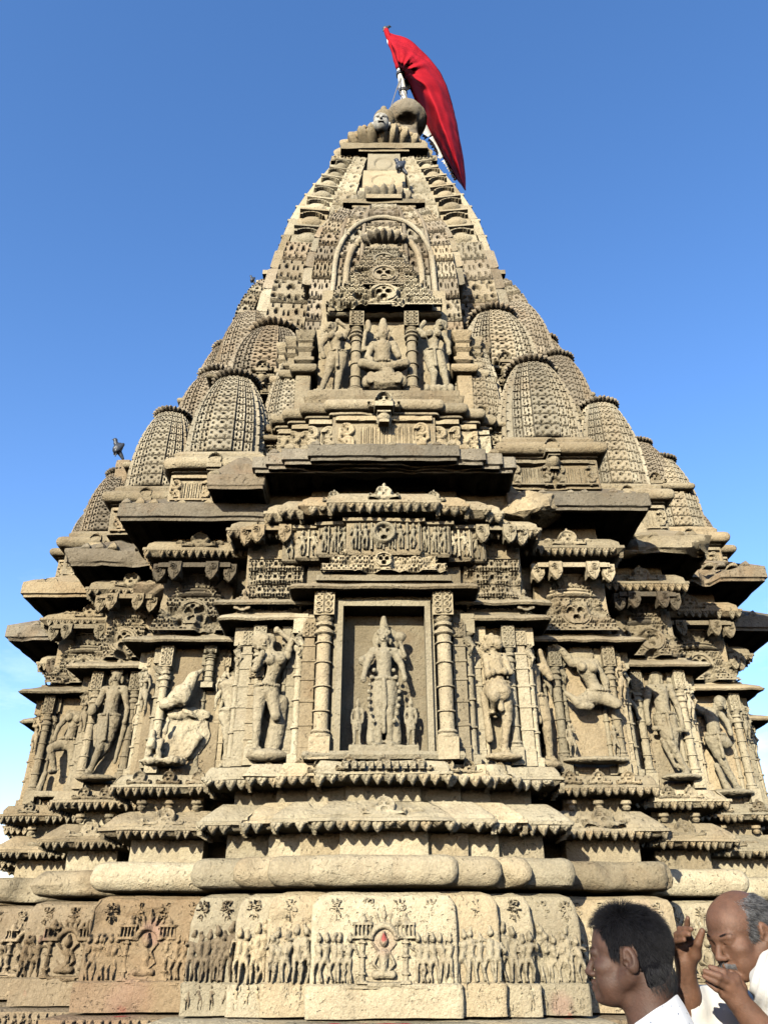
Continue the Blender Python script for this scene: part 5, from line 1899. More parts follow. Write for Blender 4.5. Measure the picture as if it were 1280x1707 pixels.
    cs = at(205, 775, 2.0)
    block('cap_stone', (cs.x - .08, cs.x + .08, 2.0, 2.3), [(-.05, cs.z - .25), (0, cs.z - .24), (.01, cs.z + .07), (-.05, cs.z + .075)], M_BASE, T, rc=.02, step=.04, amp=.01, seed=990)
    tp(110, 160, 905, 850, 2.6, 29, .5, crown=2, mats=(1, 0))
    tp(1150, 1200, 900, 850, 2.6, 30, .5, crown=2, mats=(1, 0))
    # body under the turrets
    m = MB()
    zz = [5.2, 5.6, 6.3, 7.2, 8.2, 9.4]
    for (hx, hy) in ((1.25, 3.45), (2.0, 3.1), (2.75, 2.55), (3.3, 1.95), (3.55, 1.0)):
        sc = [1, .95, .88, .74, .56, .42]
        V = []
        for z_, s_ in zip(zz, sc):
            V += [(-hx * s_, -hy * s_, z_), (hx * s_, -hy * s_, z_), (hx * s_, hy * s_, z_), (-hx * s_, hy * s_, z_)]
        m.add(V, [(j * 4 + i, j * 4 + (i + 1) % 4, j * 4 + 4 + (i + 1) % 4, j * 4 + 4 + i) for j in range(5) for i in range(4)] + [(20, 21, 22, 23)])
    put('tower_body', m.mesh('tower_body', 0), M_TOP, T, (0, YC, 0))


courses()
base_details()
walls()
eaves()
spires()

# ------------------------------------------------------------------ flag and pole on the crown
def pos(u, v, d):
    """photo pixel at depth d along the viewing axis"""
    xr, yu = (u - 640) / F, (853.5 - v) / F
    return np.array((CAM.x + xr * d, CAM.y + (CP - yu * SP) * d, CAM.z + (SP + yu * CP) * d))


def spline(pts, n):
    P = np.array(pts, float)
    t = np.linspace(0, len(P) - 1, n)
    out = []
    for q in t:
        i = min(int(q), len(P) - 2)
        f = q - i
        p0, p1, p2, p3 = P[max(i - 1, 0)], P[i], P[i + 1], P[min(i + 2, len(P) - 1)]
        out.append(.5 * ((2 * p1) + (-p0 + p2) * f + (2 * p0 - 5 * p1 + 4 * p2 - p3) * f * f + (-p0 + 3 * p1 - 3 * p2 + p3) * f ** 3))
    return np.array(out)


M_WHITE = plain('pole_white_paint', (.42, .42, .41), .5, .3, .12, 6)
M_IRON = plain('dark_metal', (.03, .03, .035), .5, .4, .2, 30)
M_ROPE = plain('grey_rope', (.14, .13, .12), .8, .1, .2, 60)
FY = YC - .5


def flag_and_pole():
    base, mid, tip = at(676, 182, FY), at(666, 117, FY), at(643.5, 50, FY)
    fp = empty('flag_pole', base)
    tag(fp, 'white flagpole leaning left out of the stone pot on the spire', 'flagpole')
    put('pole', MB().tube([base - Vector((0, 0, .2)), base, mid], [.075, .072, .062], 14).mesh('pole', 60), M_WHITE, fp)
    put('upper_pole', MB().tube([mid - (mid - base) * .08, tip], [.034, .026], 10).mesh('upper_pole', 60), M_WHITE, fp)
    global HEM
    HEM = (mid, tip)
    m = MB()
    for f in (.86, .45, .42, .89):
        p = base + (mid - base) * f
        d = (mid - base).normalized() * .02
        m.tube([p - d, p + d], .088, 12)
    put('pole_bands', m.mesh('pole_bands', 60), M_IRON, fp)['kind'] = 'stuff'
    S = SDF((-.16, -.1, -.12), (.2, .1, .2), .01)
    S.ell((0, 0, 0), (.07, .05, .06), .02)
    S.cone((0, 0, 0), (.08, 0, .085), .035, .028, .02)
    S.cone((.08, 0, .085), (.125, 0, .07), .02, .008, .01)
    S.cone((-.03, 0, 0), (-.05, 0, -.09), .025, .015, .015)
    put('pole_tip', S.mesh('pole_tip'), M_IRON, fp, tip + Vector((-.01, 0, .05)))
    for a, b in (((668, 128), (647, 192)), ((672, 150), (686, 180)), ((667, 135), (663, 148)), ((663, 148), (672, 160))):
        put('rope', MB().tube([at(*a, FY - .09), at(*b, FY - .25)], .010, 5).mesh('rope', 60), M_ROPE, fp)
    # cloth
    ns, nt = 42, 110
    topE = spline([(645, 52), (668, 61), (700, 83), (735, 124), (756, 180), (768, 240), (775, 288), (776, 318)], nt)
    lowE = spline([(668, 119), (679, 137), (692, 166), (703, 196), (717, 228), (738, 264), (756, 291), (775, 318.5)], nt)
    V = np.zeros((nt, ns, 3))
    for i in range(nt):
        t = i / (nt - 1)
        for j in range(ns):
            s = j / (ns - 1)
            u, v = topE[i] * (1 - s) + lowE[i] * s
            bul = .75 * math.sin(math.pi * min(1, s * 1.05)) * math.sin(math.pi * (.12 + .80 * t)) ** .8
            # folds fan out from the lashing at the foot of the hoist
            a = math.atan2(v - 122, u - 668)
            near = math.exp(-(math.hypot(u - 668, v - 122) / 55) ** 2)
            fold = .07 * near * (math.sin(a * 9 + 1) + .6 * math.sin(a * 17 + 4)) * (.4 + .6 * abs(math.sin(a * 2.3))) + .035 * math.sin(s * 15 + t * 5) * (1 - .3 * t) + .03 * math.sin(s * 26 - t * 9 + 2) * t
            V[i, j] = at(u, v, FY + .75 * t - bul + fold)
    V += .012 * np.stack([fbm(V, 4, 2, 61), fbm(V, 4, 2, 62), fbm(V, 4, 2, 63)], -1)
    V[..., 1] += .09 * fbm(V * np.array((1, 1, .45)), 1.6, 3, 66)
    k = ns
    jj, ii = np.meshgrid(np.arange(nt - 1), np.arange(ns - 1), indexing='ij')
    a = jj * k + ii
    Q = np.stack([a, a + 1, a + k + 1, a + k], -1).reshape(-1, 4)
    me = mesh_np('flag_cloth', V.reshape(-1, 3), [Q], 179)
    m, n, l, b = new_mat('red_flag_cloth')
    b.inputs['Roughness'].default_value = .8
    tq = n.new('ShaderNodeTexCoord').outputs['Object']
    l.new(mixc(n, l, ramp(n, l, noise(n, l, tq, 2.2, 5, .6), .3, .7), (.27, .005, .012), (.40, .010, .020)), b.inputs['Base Color'])
    b.inputs['Specular IOR Level'].default_value = .12
    tcn = n.new('ShaderNodeTexCoord').outputs['Object']
    wv = N(n, 'ShaderNodeTexWave', Scale=38.0, Distortion=3.0, Detail=2.0)
    l.new(tcn, wv.inputs['Vector'])
    bp = N(n, 'ShaderNodeBump', Strength=.18, Distance=.02)
    l.new(noise(n, l, tcn, 6, 5, .6), bp.inputs['Height']); l.new(bp.outputs['Normal'], b.inputs['Normal'])
    tr = n.new('ShaderNodeBsdfTranslucent'); tr.inputs['Color'].default_value = (.36, .006, .012, 1)
    ms = n.new('ShaderNodeMixShader'); ms.inputs[0].default_value = .28
    l.new(b.outputs[0], ms.inputs[1]); l.new(tr.outputs[0], ms.inputs[2]); l.new(ms.outputs[0], n['Material Output'].inputs['Surface'])
    fl = empty('flag', at(668, 119, FY))
    tag(fl, 'large red flag billowing to the right of the pole', 'flag')
    o = put('flag_cloth', me, m, fl)
    md = o.modifiers.new('thickness', 'SOLIDIFY'); md.thickness = .006
    rd = random.Random(4)
    hp = [HEM[0] + (HEM[1] - HEM[0]) * (k / 14 * .97) + Vector((.012 * rd.uniform(-1, 1), -.02, 0)) for k in range(15)]
    put('hoist_hem', MB().tube(hp, [.05 + .018 * rd.random() for _ in hp], 9).mesh('hoist_hem', 179), m, fl)
    # torn white edging along the lower hem
    wm = plain('white_flag_edging', (.46, .46, .46), .8, .1, .1, 5)
    for i0, i1, w in ((12, 22, .20), (42, 52, .20), (53, 62, .26), (63, 78, .16), (80, 98, .13)):
        VV, QQ = [], []
        n_ = i1 - i0 + 1
        for q, i in enumerate(range(i0, i1 + 1)):
            p = V[i, -1]
            ww = w * (.35 + .65 * abs(math.sin(q * 1.3 + i0)))
            VV += [p + (0.03, -.02, .03), p + np.array((-.55 * ww, -.015, -.55 * ww))]
            if q: QQ.append((2 * q - 2, 2 * q, 2 * q + 1, 2 * q - 1))
        oo = put('white_edging', mesh_np('white_edging', VV, [QQ], 60), wm, fl)
        oo.modifiers.new('thickness', 'SOLIDIFY').thickness = .006
    p = [at(644, 62, FY - .02), at(649, 64, FY - .02), at(647.5, 76, FY - .02), at(645.5, 72, FY - .02)]
    oo = put('white_edging', mesh_np('white_edging', p, [[(0, 1, 2, 3)]], 0), wm, fl)
    oo.modifiers.new('thickness', 'SOLIDIFY').thickness = .006


# ------------------------------------------------------------------ birds
def pigeon_mesh():
    S = SDF((-.12, -.09, -.16), (.14, .09, .16), .006)
    S.ell((0, 0, 0), (.055, .055, .085), .02, rot=Matrix.Rotation(.45, 3, 'Y'))
    S.cone((-.035, 0, .06), (-.045, 0, .095), .03, .024, .02)
    S.ell((-.05, 0, .11), (.028, .024, .026), .012)
    S.cone((-.072, 0, .108), (-.095, 0, .102), .008, .003, .006)
    S.cone((.03, 0, -.06), (.085, 0, -.135), .032, .018, .02)
    for q in (-1, 1):
        S.ell((.015, q * .042, -.01), (.034, .018, .09), .008, rot=Matrix.Rotation(.5, 3, 'Y'))
        S.cone((-.005, q * .022, -.07), (-.01, q * .022, -.115), .009, .007, .006)
    S.grain(.003, 40, 3)
    return S.mesh('pigeon')


def birds():
    mt = plain('pigeon_feathers', (.022, .026, .034), .45, .4, .5, 18, .003)
    me = pigeon_mesh()
    for (u, v, Y, s, yaw, lab) in ((197, 747, 2.06, 1.0, 0.5, 'dark pigeon standing on the left corner turret'), (667, 277, 2.1, 1.25, .2, 'dark pigeon perched beside the ribbed crown of the front spire'),
                                   (421, 466, 3.2, .62, .4, 'tiny dark bird on the ledge of the left flank spire')):
        o = put('pigeon', me, mt, None, at(u, v, Y), (0, 0, yaw), (s, s, s))
        tag(o, lab, 'bird', 'pigeons on the temple')


# ------------------------------------------------------------------ people
def head(S, Mt, o, sc=1.0, jowl=0.0, lean=0.0):
    """a man's head, face towards -x, ears at y = +-.075, turned by Mt and put at o"""
    A = np.array(Mt)
    def P(p): return np.array(o) + sc * (A @ np.array(p, float))
    def ell(c, r, k=.014, cut=False, ry=0):
        rot = Matrix(A.tolist()) @ Matrix.Rotation(ry, 3, 'Y')
        S.ell(P(c), [x * sc for x in r], k, rot, cut)
    def cone(a, b, ra, rb, k=.010, cut=False): S.cone(P(a), P(b), ra * sc, rb * sc, k, cut)
    ell((.012, 0, .034), (.098, .075, .086))
    ell((-.040, 0, .035), (.050, .061, .062), .02)
    ell((-.042, 0, -.030), (.050, .055, .068), .02)
    for q in (-1, 1):
        cone((.008, q * .054, -.035), (-.062, q * .020, -.085), .024, .020, .022)
        ell((-.058, q * .042, -.018), (.028, .026, .022), .015)
        ell((-.055, q * .036, -.052), (.028, .024, .028), .018)
        cone((-.080, q * .040, .017), (-.090, q * .008, .018), .0115, .012, .010)
        ell((-.099, q * .031, .001), (.015, .018, .0095), .007, True)
        ell((-.0775, q * .031, .001), (.0125, .0145, .0125), .003)
        cone((-.089, q * .021, .0055), (-.086, q * .043, .0035), .0045, .004, .003)
        cone((-.0875, q * .023, -.0065), (-.085, q * .041, -.006), .0035, .0035, .003)
        ell((-.099, q * .0115, -.034), (.0115, .0072, .0075), .006)
        # ear: rim, bowl, lobe
        ell((.019, q * .080, .001), (.019, .0125, .033), .004, False, -.25)
        ell((.0145, q * .092, .005), (.0105, .0085, .0205), .0025, True, -.25)
        ell((.008, q * .088, -.008), (.008, .009, .009), .003, True)
        ell((.009, q * .075, -.027), (.009, .006, .010), .005)
        ell((.001, q * .074, -.006), (.005, .006, .007), .004)
    cone((-.090, 0, .012), (-.110, 0, -.026), .0075, .0095, .009)
    ell((-.1115, 0, -.030), (.0105, .0105, .0088), .006)
    cone((-.088, -.021, -.0575), (-.099, 0, -.0545), .0055, .0075, .007)
    cone((-.088, .021, -.0575), (-.099, 0, -.0545), .0055, .0075, .007)
    cone((-.088, -.017, -.067), (-.0975, 0, -.0675), .006, .0085, .007)
    cone((-.088, .017, -.067), (-.0975, 0, -.0675), .006, .0085, .007)
    cone((-.098, -.018, -.0608), (-.106, 0, -.0605), .0016, .0018, .002, True)
    cone((-.106, 0, -.0605), (-.098, .018, -.0608), .0018, .0016, .002, True)
    ell((-.082, 0, -.088), (.019, .024, .017), .012)
    if jowl:
        ell((-.035, 0, -.082), (.046, .042, .026), .02)
    return P


HEADC = (.012, 0, .034)
HEADR = (.098, .075, .086)


def strands(name, roots, dirs, L, w, mat, parent, curl=.3, seed=0, seg=4, drop=.5, core=None):
    """hair: one thin three-sided tapering lock per root"""
    r = np.random.RandomState(seed)
    n = len(roots)
    pts = [roots]
    d = dirs / np.linalg.norm(dirs, axis=1)[:, None]
    Ls = L * r.uniform(.65, 1.15, n)[:, None]
    for k in range(seg):
        d = d + curl * r.normal(0, .25, (n, 3)) + np.array((0, 0, -drop / seg))
        if core is not None:                      # keep outside the skull
            c, rad = core
            rel = (pts[-1] + d * Ls / seg - c) / rad
            q = np.linalg.norm(rel, axis=1)[:, None]
            d = np.where(q < 1.03, d + .5 * rel / rad.mean() * .06 / q, d)
        d /= np.linalg.norm(d, axis=1)[:, None]
        pts.append(pts[-1] + d * Ls / seg)
    P = np.stack(pts, 1)
    side = np.cross(dirs, r.normal(0, 1, (n, 3)))
    side /= np.linalg.norm(side, axis=1)[:, None] + 1e-9
    up = np.cross(dirs / np.linalg.norm(dirs, axis=1)[:, None], side)
    V = []
    for k in range(seg + 1):
        ww = w * (1 - .75 * k / seg)
        for a in range(3):
            th = 2 * math.pi * a / 3
            V.append(P[:, k] + ww * (math.cos(th) * side + math.sin(th) * up))
    V = np.stack(V, 1)
    idx = np.arange(n)[:, None] * (3 * (seg + 1))
    Q = []
    for k in range(seg):
        for a in range(3):
            Q.append(np.concatenate([idx + 3 * k + a, idx + 3 * k + (a + 1) % 3, idx + 3 * k + 3 + (a + 1) % 3, idx + 3 * k + 3 + a], 1))
    return put(name, mesh_np(name, V.reshape(-1, 3), [np.concatenate(Q)], 179), mat, parent)


def scalp(n, keep, seed, grow=1.0):
    r = np.random.RandomState(seed)
    v = r.normal(0, 1, (n, 3))
    v /= np.linalg.norm(v, axis=1)[:, None]
    p = np.array(HEADC) + v * np.array(HEADR) * grow
    m = keep(p)
    nn = v / np.array(HEADR)
    nn /= np.linalg.norm(nn, axis=1)[:, None]
    return p[m], nn[m]


def skin(name, col, lip, seed=0):
    m, n, l, b = new_mat(name)
    tcn = n.new('ShaderNodeTexCoord').outputs['Object']
    c = mixc(n, l, ramp(n, l, noise(n, l, tcn, 17, 7, .7), .32, .68), tuple(x * .62 for x in col), tuple(x * 1.28 for x in col))
    c = mixc(n, l, math_(n, l, 'MULTIPLY', ramp(n, l, noise(n, l, tcn, 120, 3, .6), .5, .75), .25), c, tuple(x * .6 for x in col))
    l.new(c, b.inputs['Base Color'])
    b.inputs['Roughness'].default_value = .58
    b.inputs['Specular IOR Level'].default_value = .28
    b.inputs['Subsurface Weight'].default_value = .12
    b.inputs['Subsurface Radius'].default_value = (.01, .004, .002)
    bp = N(n, 'ShaderNodeBump', Strength=.6, Distance=.0025)
    l.new(noise(n, l, tcn, 190, 5, .7), bp.inputs['Height']); l.new(bp.outputs['Normal'], b.inputs['Normal'])
    return m


def cloth(name, col, dots=False):
    m, n, l, b = new_mat(name)
    tcn = n.new('ShaderNodeTexCoord').outputs['Object']
    c = mixc(n, l, ramp(n, l, noise(n, l, tcn, 5, 4, .6), .3, .7), tuple(x * .93 for x in col), col)
    if dots:
        vo = N(n, 'ShaderNodeTexVoronoi', Scale=58.0, Randomness=.35)
        l.new(tcn, vo.inputs['Vector'])
        c = mixc(n, l, ramp(n, l, vo.outputs['Distance'], .16, .11), c, (.06, .075, .12))
    l.new(c, b.inputs['Base Color'])
    b.inputs['Roughness'].default_value = .85
    b.inputs['Specular IOR Level'].default_value = .15
    b.inputs['Sheen Weight'].default_value = .15
    bp = N(n, 'ShaderNodeBump', Strength=.4, Distance=.004)
    h = math_(n, l, 'ADD', math_(n, l, 'MULTIPLY', noise(n, l, tcn, 16, 4, .55, .8), 2.0), math_(n, l, 'MULTIPLY', noise(n, l, tcn, 420, 2, .5), .25))
    l.new(h, bp.inputs['Height']); l.new(bp.outputs['Normal'], b.inputs['Normal'])
    return m


M_HAIR = plain('black_hair', (.008, .008, .010), .55, .22, .4, 40)
M_GREY = plain('grey_hair', (.085, .085, .088), .42, .4, .7, 60)
M_TROUSER = cloth('dark_trousers', (.05, .055, .07))
M_SHOE = plain('leather_sandal', (.05, .03, .02), .5, .4, .2, 20)


def legs(S, ox, oy, hipz, spread=.1, r=(.10, .075, .06)):
    for q in (-1, 1):
        S.cone((ox, oy + q * spread, hipz), (ox - .015, oy + q * spread, .5), r[0], r[1], .03)
        S.cone((ox - .015, oy + q * spread, .5), (ox + .01, oy + q * spread, .08), r[1], r[2], .02)


def feet(S, ox, oy, spread=.1, yaw=0):
    for q in (-1, 1):
        S.cone((ox + .01, oy + q * spread, .11), (ox + .01, oy + q * spread, .045), .04, .042, .02)
        S.cone((ox + .02, oy + q * spread, .035), (ox - .15, oy + q * spread, .025), .036, .028, .02)
        for k in range(5):
            S.cone((ox - .15, oy + q * spread + (k - 2) * .014, .02), (ox - .185 + .006 * abs(k - 1), oy + q * spread + (k - 2) * .016, .016), .0105, .009, .004)


def hand(S, J, k=.006, palm=None, r=.0095):
    """J: wrist, mcp[4], fingers [pip, tip] * 4, thumb [base, mcp, tip]"""
    w, mc = np.array(J['wrist']), [np.array(p) for p in J['mcp']]
    for p in mc:
        S.cone(w * .82 + p * .18, p, .017, .0125, .012)
    S.cone(mc[0], mc[-1], .0125, .0115, .012)
    c = (w + sum(mc) / 4) / 2
    S.cone(w * .6 + mc[0] * .4, w * .6 + mc[-1] * .4, .016, .015, .016)
    for i, (p, (a, t)) in enumerate(zip(mc, J['fin'])):
        s = (1.0, 1.04, 1.0, .88)[i]
        a, t = np.array(a), np.array(t)
        mid = a * .45 + t * .55
        S.cone(p, a, .0100 * s, .0086 * s, .004)
        S.ell(a, [.0092 * s] * 3, .003)
        S.cone(a, mid, .0084 * s, .0078 * s, .002)
        S.cone(mid, t, .0080 * s, .0064 * s, .002)
    b, m, t = [np.array(p) for p in J['thumb']]
    S.cone(w * .7 + b * .3, b, .017, .016, .012)
    S.cone(b, m, .0150, .0115, .008)
    S.cone(m, t, .0115, .0085, .004)


def nails(J, idx, mat, parent, view):
    m = MB()
    return


def person_front():
    d = 2.10
    c = pos(1047, 1600, d)                         # middle of the head, between the ears
    root = empty('person', (c[0], c[1], 0))
    tag(root, 'man with thick black hair in a white dotted shirt, facing left, nearest the camera', 'person', 'people in front of the temple')
    yaw = -25
    Rz = Matrix.Rotation(R(yaw), 3, 'Z')
    Mh = Rz @ Matrix.Rotation(R(4), 3, 'Y')
    sk = skin('shaded_dark_skin', (.050, .0255, .0175), None)  # dark skin, colour lowered further to hold the shade on his face
    o = np.zeros(3)
    # everything below is built round the head centre with the man facing -x, then turned
    S = SDF((-.16, -.13, -.36), (.17, .13, .17), .0032)
    head(S, Matrix.Identity(3), (0, 0, 0), 1.0, jowl=1)
    S.cone((.036, 0, -.04), (.052, 0, -.17), .053, .058, .02)
    S.cone((.052, 0, -.17), (.06, 0, -.32), .058, .10, .03)
    S.cone((.005, 0, -.09), (.03, 0, -.19), .036, .045, .02)
    S.ell((.066, 0, -.05), (.040, .050, .055), .03)
    V1, Q1 = S.geo()
    zc = float(c[2])
    S = SDF((-.36, -.42, -zc - .01), (.32, .42, -.30), .011)
    S.ell((.06, 0, -.45), (.10, .16, .18), .05); S.ell((.06, 0, -.75), (.10, .14, .2), .06)
    for q in (-1, 1):
        S.cone((.06, q * .15, -.36), (.07, q * .245, -.60), .045, .04, .03)
        S.cone((.07, q * .245, -.60), (-.02, q * .255, -.82), .04, .028, .02)
        w = np.array((-.02, q * .255, -.82))
        hand(S, dict(wrist=w, mcp=[w + (-.05 - .0 * i, q * .0, -.075 + .0 * i) + np.array((.017 * (i - 1.5), 0, -.008 * (1.5 - i))) for i in range(4)],
                     fin=[(w + np.array((-.055 + .017 * (i - 1.5), 0, -.115)), w + np.array((-.04 + .016 * (i - 1.5), -q * .015, -.15 + .008 * abs(i - 1)))) for i in range(4)],
                     thumb=[w + np.array((-.045, -q * .012, -.03)), w + np.array((-.07, -q * .02, -.06)), w + np.array((-.08, -q * .022, -.09))]))
    legs(S, .06, 0, -.80 - 0, .09) if False else None
    for q in (-1, 1):
        S.cone((.06, q * .09, -.8), (.05, q * .1, -1.1), .085, .06, .03)
        S.cone((.05, q * .1, -1.1), (.07, q * .1, -zc + .08), .055, .036, .02)
    S2 = S
    for q in (-1, 1):
        S.cone((.07, q * .1, -zc + .10), (.07, q * .1, -zc + .05), .038, .042, .02)
        S.cone((.08, q * .1, -zc + .036), (-.08, q * .1, -zc + .028), .036, .028, .02)
        for k in range(5):
            S.cone((-.08, q * .1 + (k - 2) * .014, -zc + .022), (-.12 + .006 * abs(k - 1), q * .1 + (k - 2) * .016, -zc + .018), .012, .010, .004)
    V2, Q2 = S.geo()
    loc, rot = Vector(c), (0, 0, R(yaw))
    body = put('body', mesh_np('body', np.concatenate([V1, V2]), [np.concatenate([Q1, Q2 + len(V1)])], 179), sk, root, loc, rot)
    # hair: matte black cap under many fine locks
    def hairzone(p):
        """1 where hair grows on the skull"""
        x, y, z = p[..., 0], np.abs(p[..., 1]), p[..., 2]
        line = np.interp(x, [-.10, -.075, -.055, -.040, -.034, -.012, -.006, .032, .040, .050, .075, .12], [.10, .088, .080, .040, .006, .002, .034, .038, -.010, -.060, -.094, -.106])
        return z > line
    S = SDF((-.14, -.11, -.16), (.16, .11, .18), .0036)
    S.ell((.014, 0, .038), (.101, .079, .091), .01)
    S.ell((.046, 0, -.028), (.064, .066, .080), .02)
    g = np.argwhere(np.ones(S.n, bool)).reshape(*S.n, 3) * S.h + S.lo
    wob = .004 * fbm(g, 60, 2, 3)
    z_ = hairzone(g + wob[..., None] * np.array((1, 0, 1)))
    S.D = np.where(z_, S.D, np.maximum(S.D, .004)).astype(np.float32)
    S.grain(.005, 50, 4); S.grain(.006, 20, 8)
    put('hair_base', S.mesh('hair_base'), plain('scalp_shadow', (.004, .004, .005), .95, 0.0, .2, 40), root, loc, rot)
    p, nn = scalp(30000, hairzone, 5, 1.05)
    rr = np.random.RandomState(9)
    v = rr.normal(0, 1, (9000, 3)); v /= np.linalg.norm(v, axis=1)[:, None]
    p2 = np.array((.046, 0, -.028)) + v * np.array((.064, .066, .080)) * 1.01
    ok = hairzone(p2) & (p2[:, 0] > .030) & (p2[:, 2] < .035)
    p, nn = np.concatenate([p, p2[ok]]), np.concatenate([nn, v[ok]])
    lowp = p[:, 2] < -.02
    p[lowp, 0] += .004
    top = np.clip((p[:, 2] - .06) / .05, 0, 1)[:, None]
    front = np.clip((.02 - p[:, 0]) / .08, 0, 1)[:, None]
    down = np.stack([.35 + 0 * p[:, 0], p[:, 1] * 1.5, -1.0 + 0 * p[:, 0]], 1)
    fwd = np.stack([-.8 + 0 * p[:, 0], p[:, 1] * 4, .25 + 0 * p[:, 0]], 1)
    comb = down * (1 - top) + fwd * top * front + np.stack([.5 + 0 * p[:, 0], p[:, 1] * 5, -.35 + 0 * p[:, 0]], 1) * top * (1 - front)
    dirs = nn * (.16 + .35 * top) + comb
    ln = (.013 + .018 * np.clip((p[:, 2] - .03) / .06, 0, 1))[:, None]
    strands('hair', p, dirs, ln, .0005, M_HAIR, root, .30, 2, 4, .25, (np.array(HEADC), np.array(HEADR) * 1.07)).location = loc
    for ob in root.children:
        if ob.name.startswith('hair'): ob.rotation_euler = rot
    r = np.random.RandomState(3)
    n = 190
    br = []
    for q in (-1, 1):
        t = r.uniform(0, 1, n)
        br.append(np.stack([-.0985 + .020 * t ** 2, q * (.012 + .036 * t), .022 + .006 * np.sin(t * 2.5) + r.normal(0, .0018, n)], 1))
    br = np.concatenate(br)
    dd = np.stack([.3 + 0 * br[:, 0], np.sign(br[:, 1]) * 1.0, .25 + 0 * br[:, 0]], 1)
    for half in (br[:, 1] < 0, br[:, 1] > 0):
        eb = strands('eyebrow', br[half], dd[half], .007, .00027, M_HAIR, root, .2, 6, 2, .1)
        eb.location, eb.rotation_euler = loc, rot
    # shirt
    S = SDF((-.22, -.36, -1.02), (.32, .36, -.13), .0085)
    S.cone((.065, -.155, -.300), (.065, .155, -.300), .062, .062, .04)
    for q in (-1, 1):
        S.cone((.058, q * .055, -.225), (.068, q * .16, -.285), .048, .056, .03)
        S.cone((.068, q * .19, -.315), (.075, q * .262, -.58), .072, .070, .03)
    S.ell((.045, 0, -.44), (.138, .185, .19), .05)
    S.ell((.035, 0, -.72), (.148, .17, .30), .06)
    S.cone((.055, 0, -.10), (.052, 0, -.27), .066, .074, .012, cut=True)
    S.grain(.010, 7, 5)
    sh = S.mesh('shirt')
    mshirt = cloth('white_dotted_cotton', (.36, .375, .405), True)
    loc2 = loc + Vector((-.008, 0, .032))
    put('shirt', sh, mshirt, root, loc2, rot)
    # collar: stand and fold, open at the throat
    m = MB()
    prof = [(.067, -.225), (.0655, -.168), (.068, -.160), (.073, -.160), (.084, -.180), (.101, -.222), (.098, -.226), (.080, -.190), (.074, -.180), (.073, -.225)]
    nth = 56
    Vc = []
    for i in range(nth + 1):
        th = math.pi + .32 + (2 * math.pi - .64) * i / nth
        edge = abs(2 * i / nth - 1)
        for r_, z_ in prof:
            fall = (.034 * edge ** 5) if r_ > .09 else 0
            Vc.append((.048 + r_ * math.cos(th) * 1.02, r_ * math.sin(th), z_ + .042 * math.cos(th) - fall + .006))
    kk = len(prof)
    Qc = [(i * kk + j, i * kk + (j + 1) % kk, (i + 1) * kk + (j + 1) % kk, (i + 1) * kk + j) for i in range(nth) for j in range(kk)]
    m.add(Vc, Qc)
    put('collar', m.rough(.003, 18).mesh('collar', 50), mshirt, root, loc2, rot)
    S = SDF((-.2, -.26, -zc + .02), (.26, .26, -.86), .012)
    S.ell((.045, 0, -.92), (.135, .165, .13), .04)
    for q in (-1, 1):
        S.cone((.05, q * .09, -.92), (.045, q * .1, -1.15), .105, .082, .04)
        S.cone((.045, q * .1, -1.15), (.065, q * .1, -zc + .08), .082, .068, .02)
    S.grain(.012, 8, 3)
    put('trousers', S.mesh('trousers'), M_TROUSER, root, loc, rot)


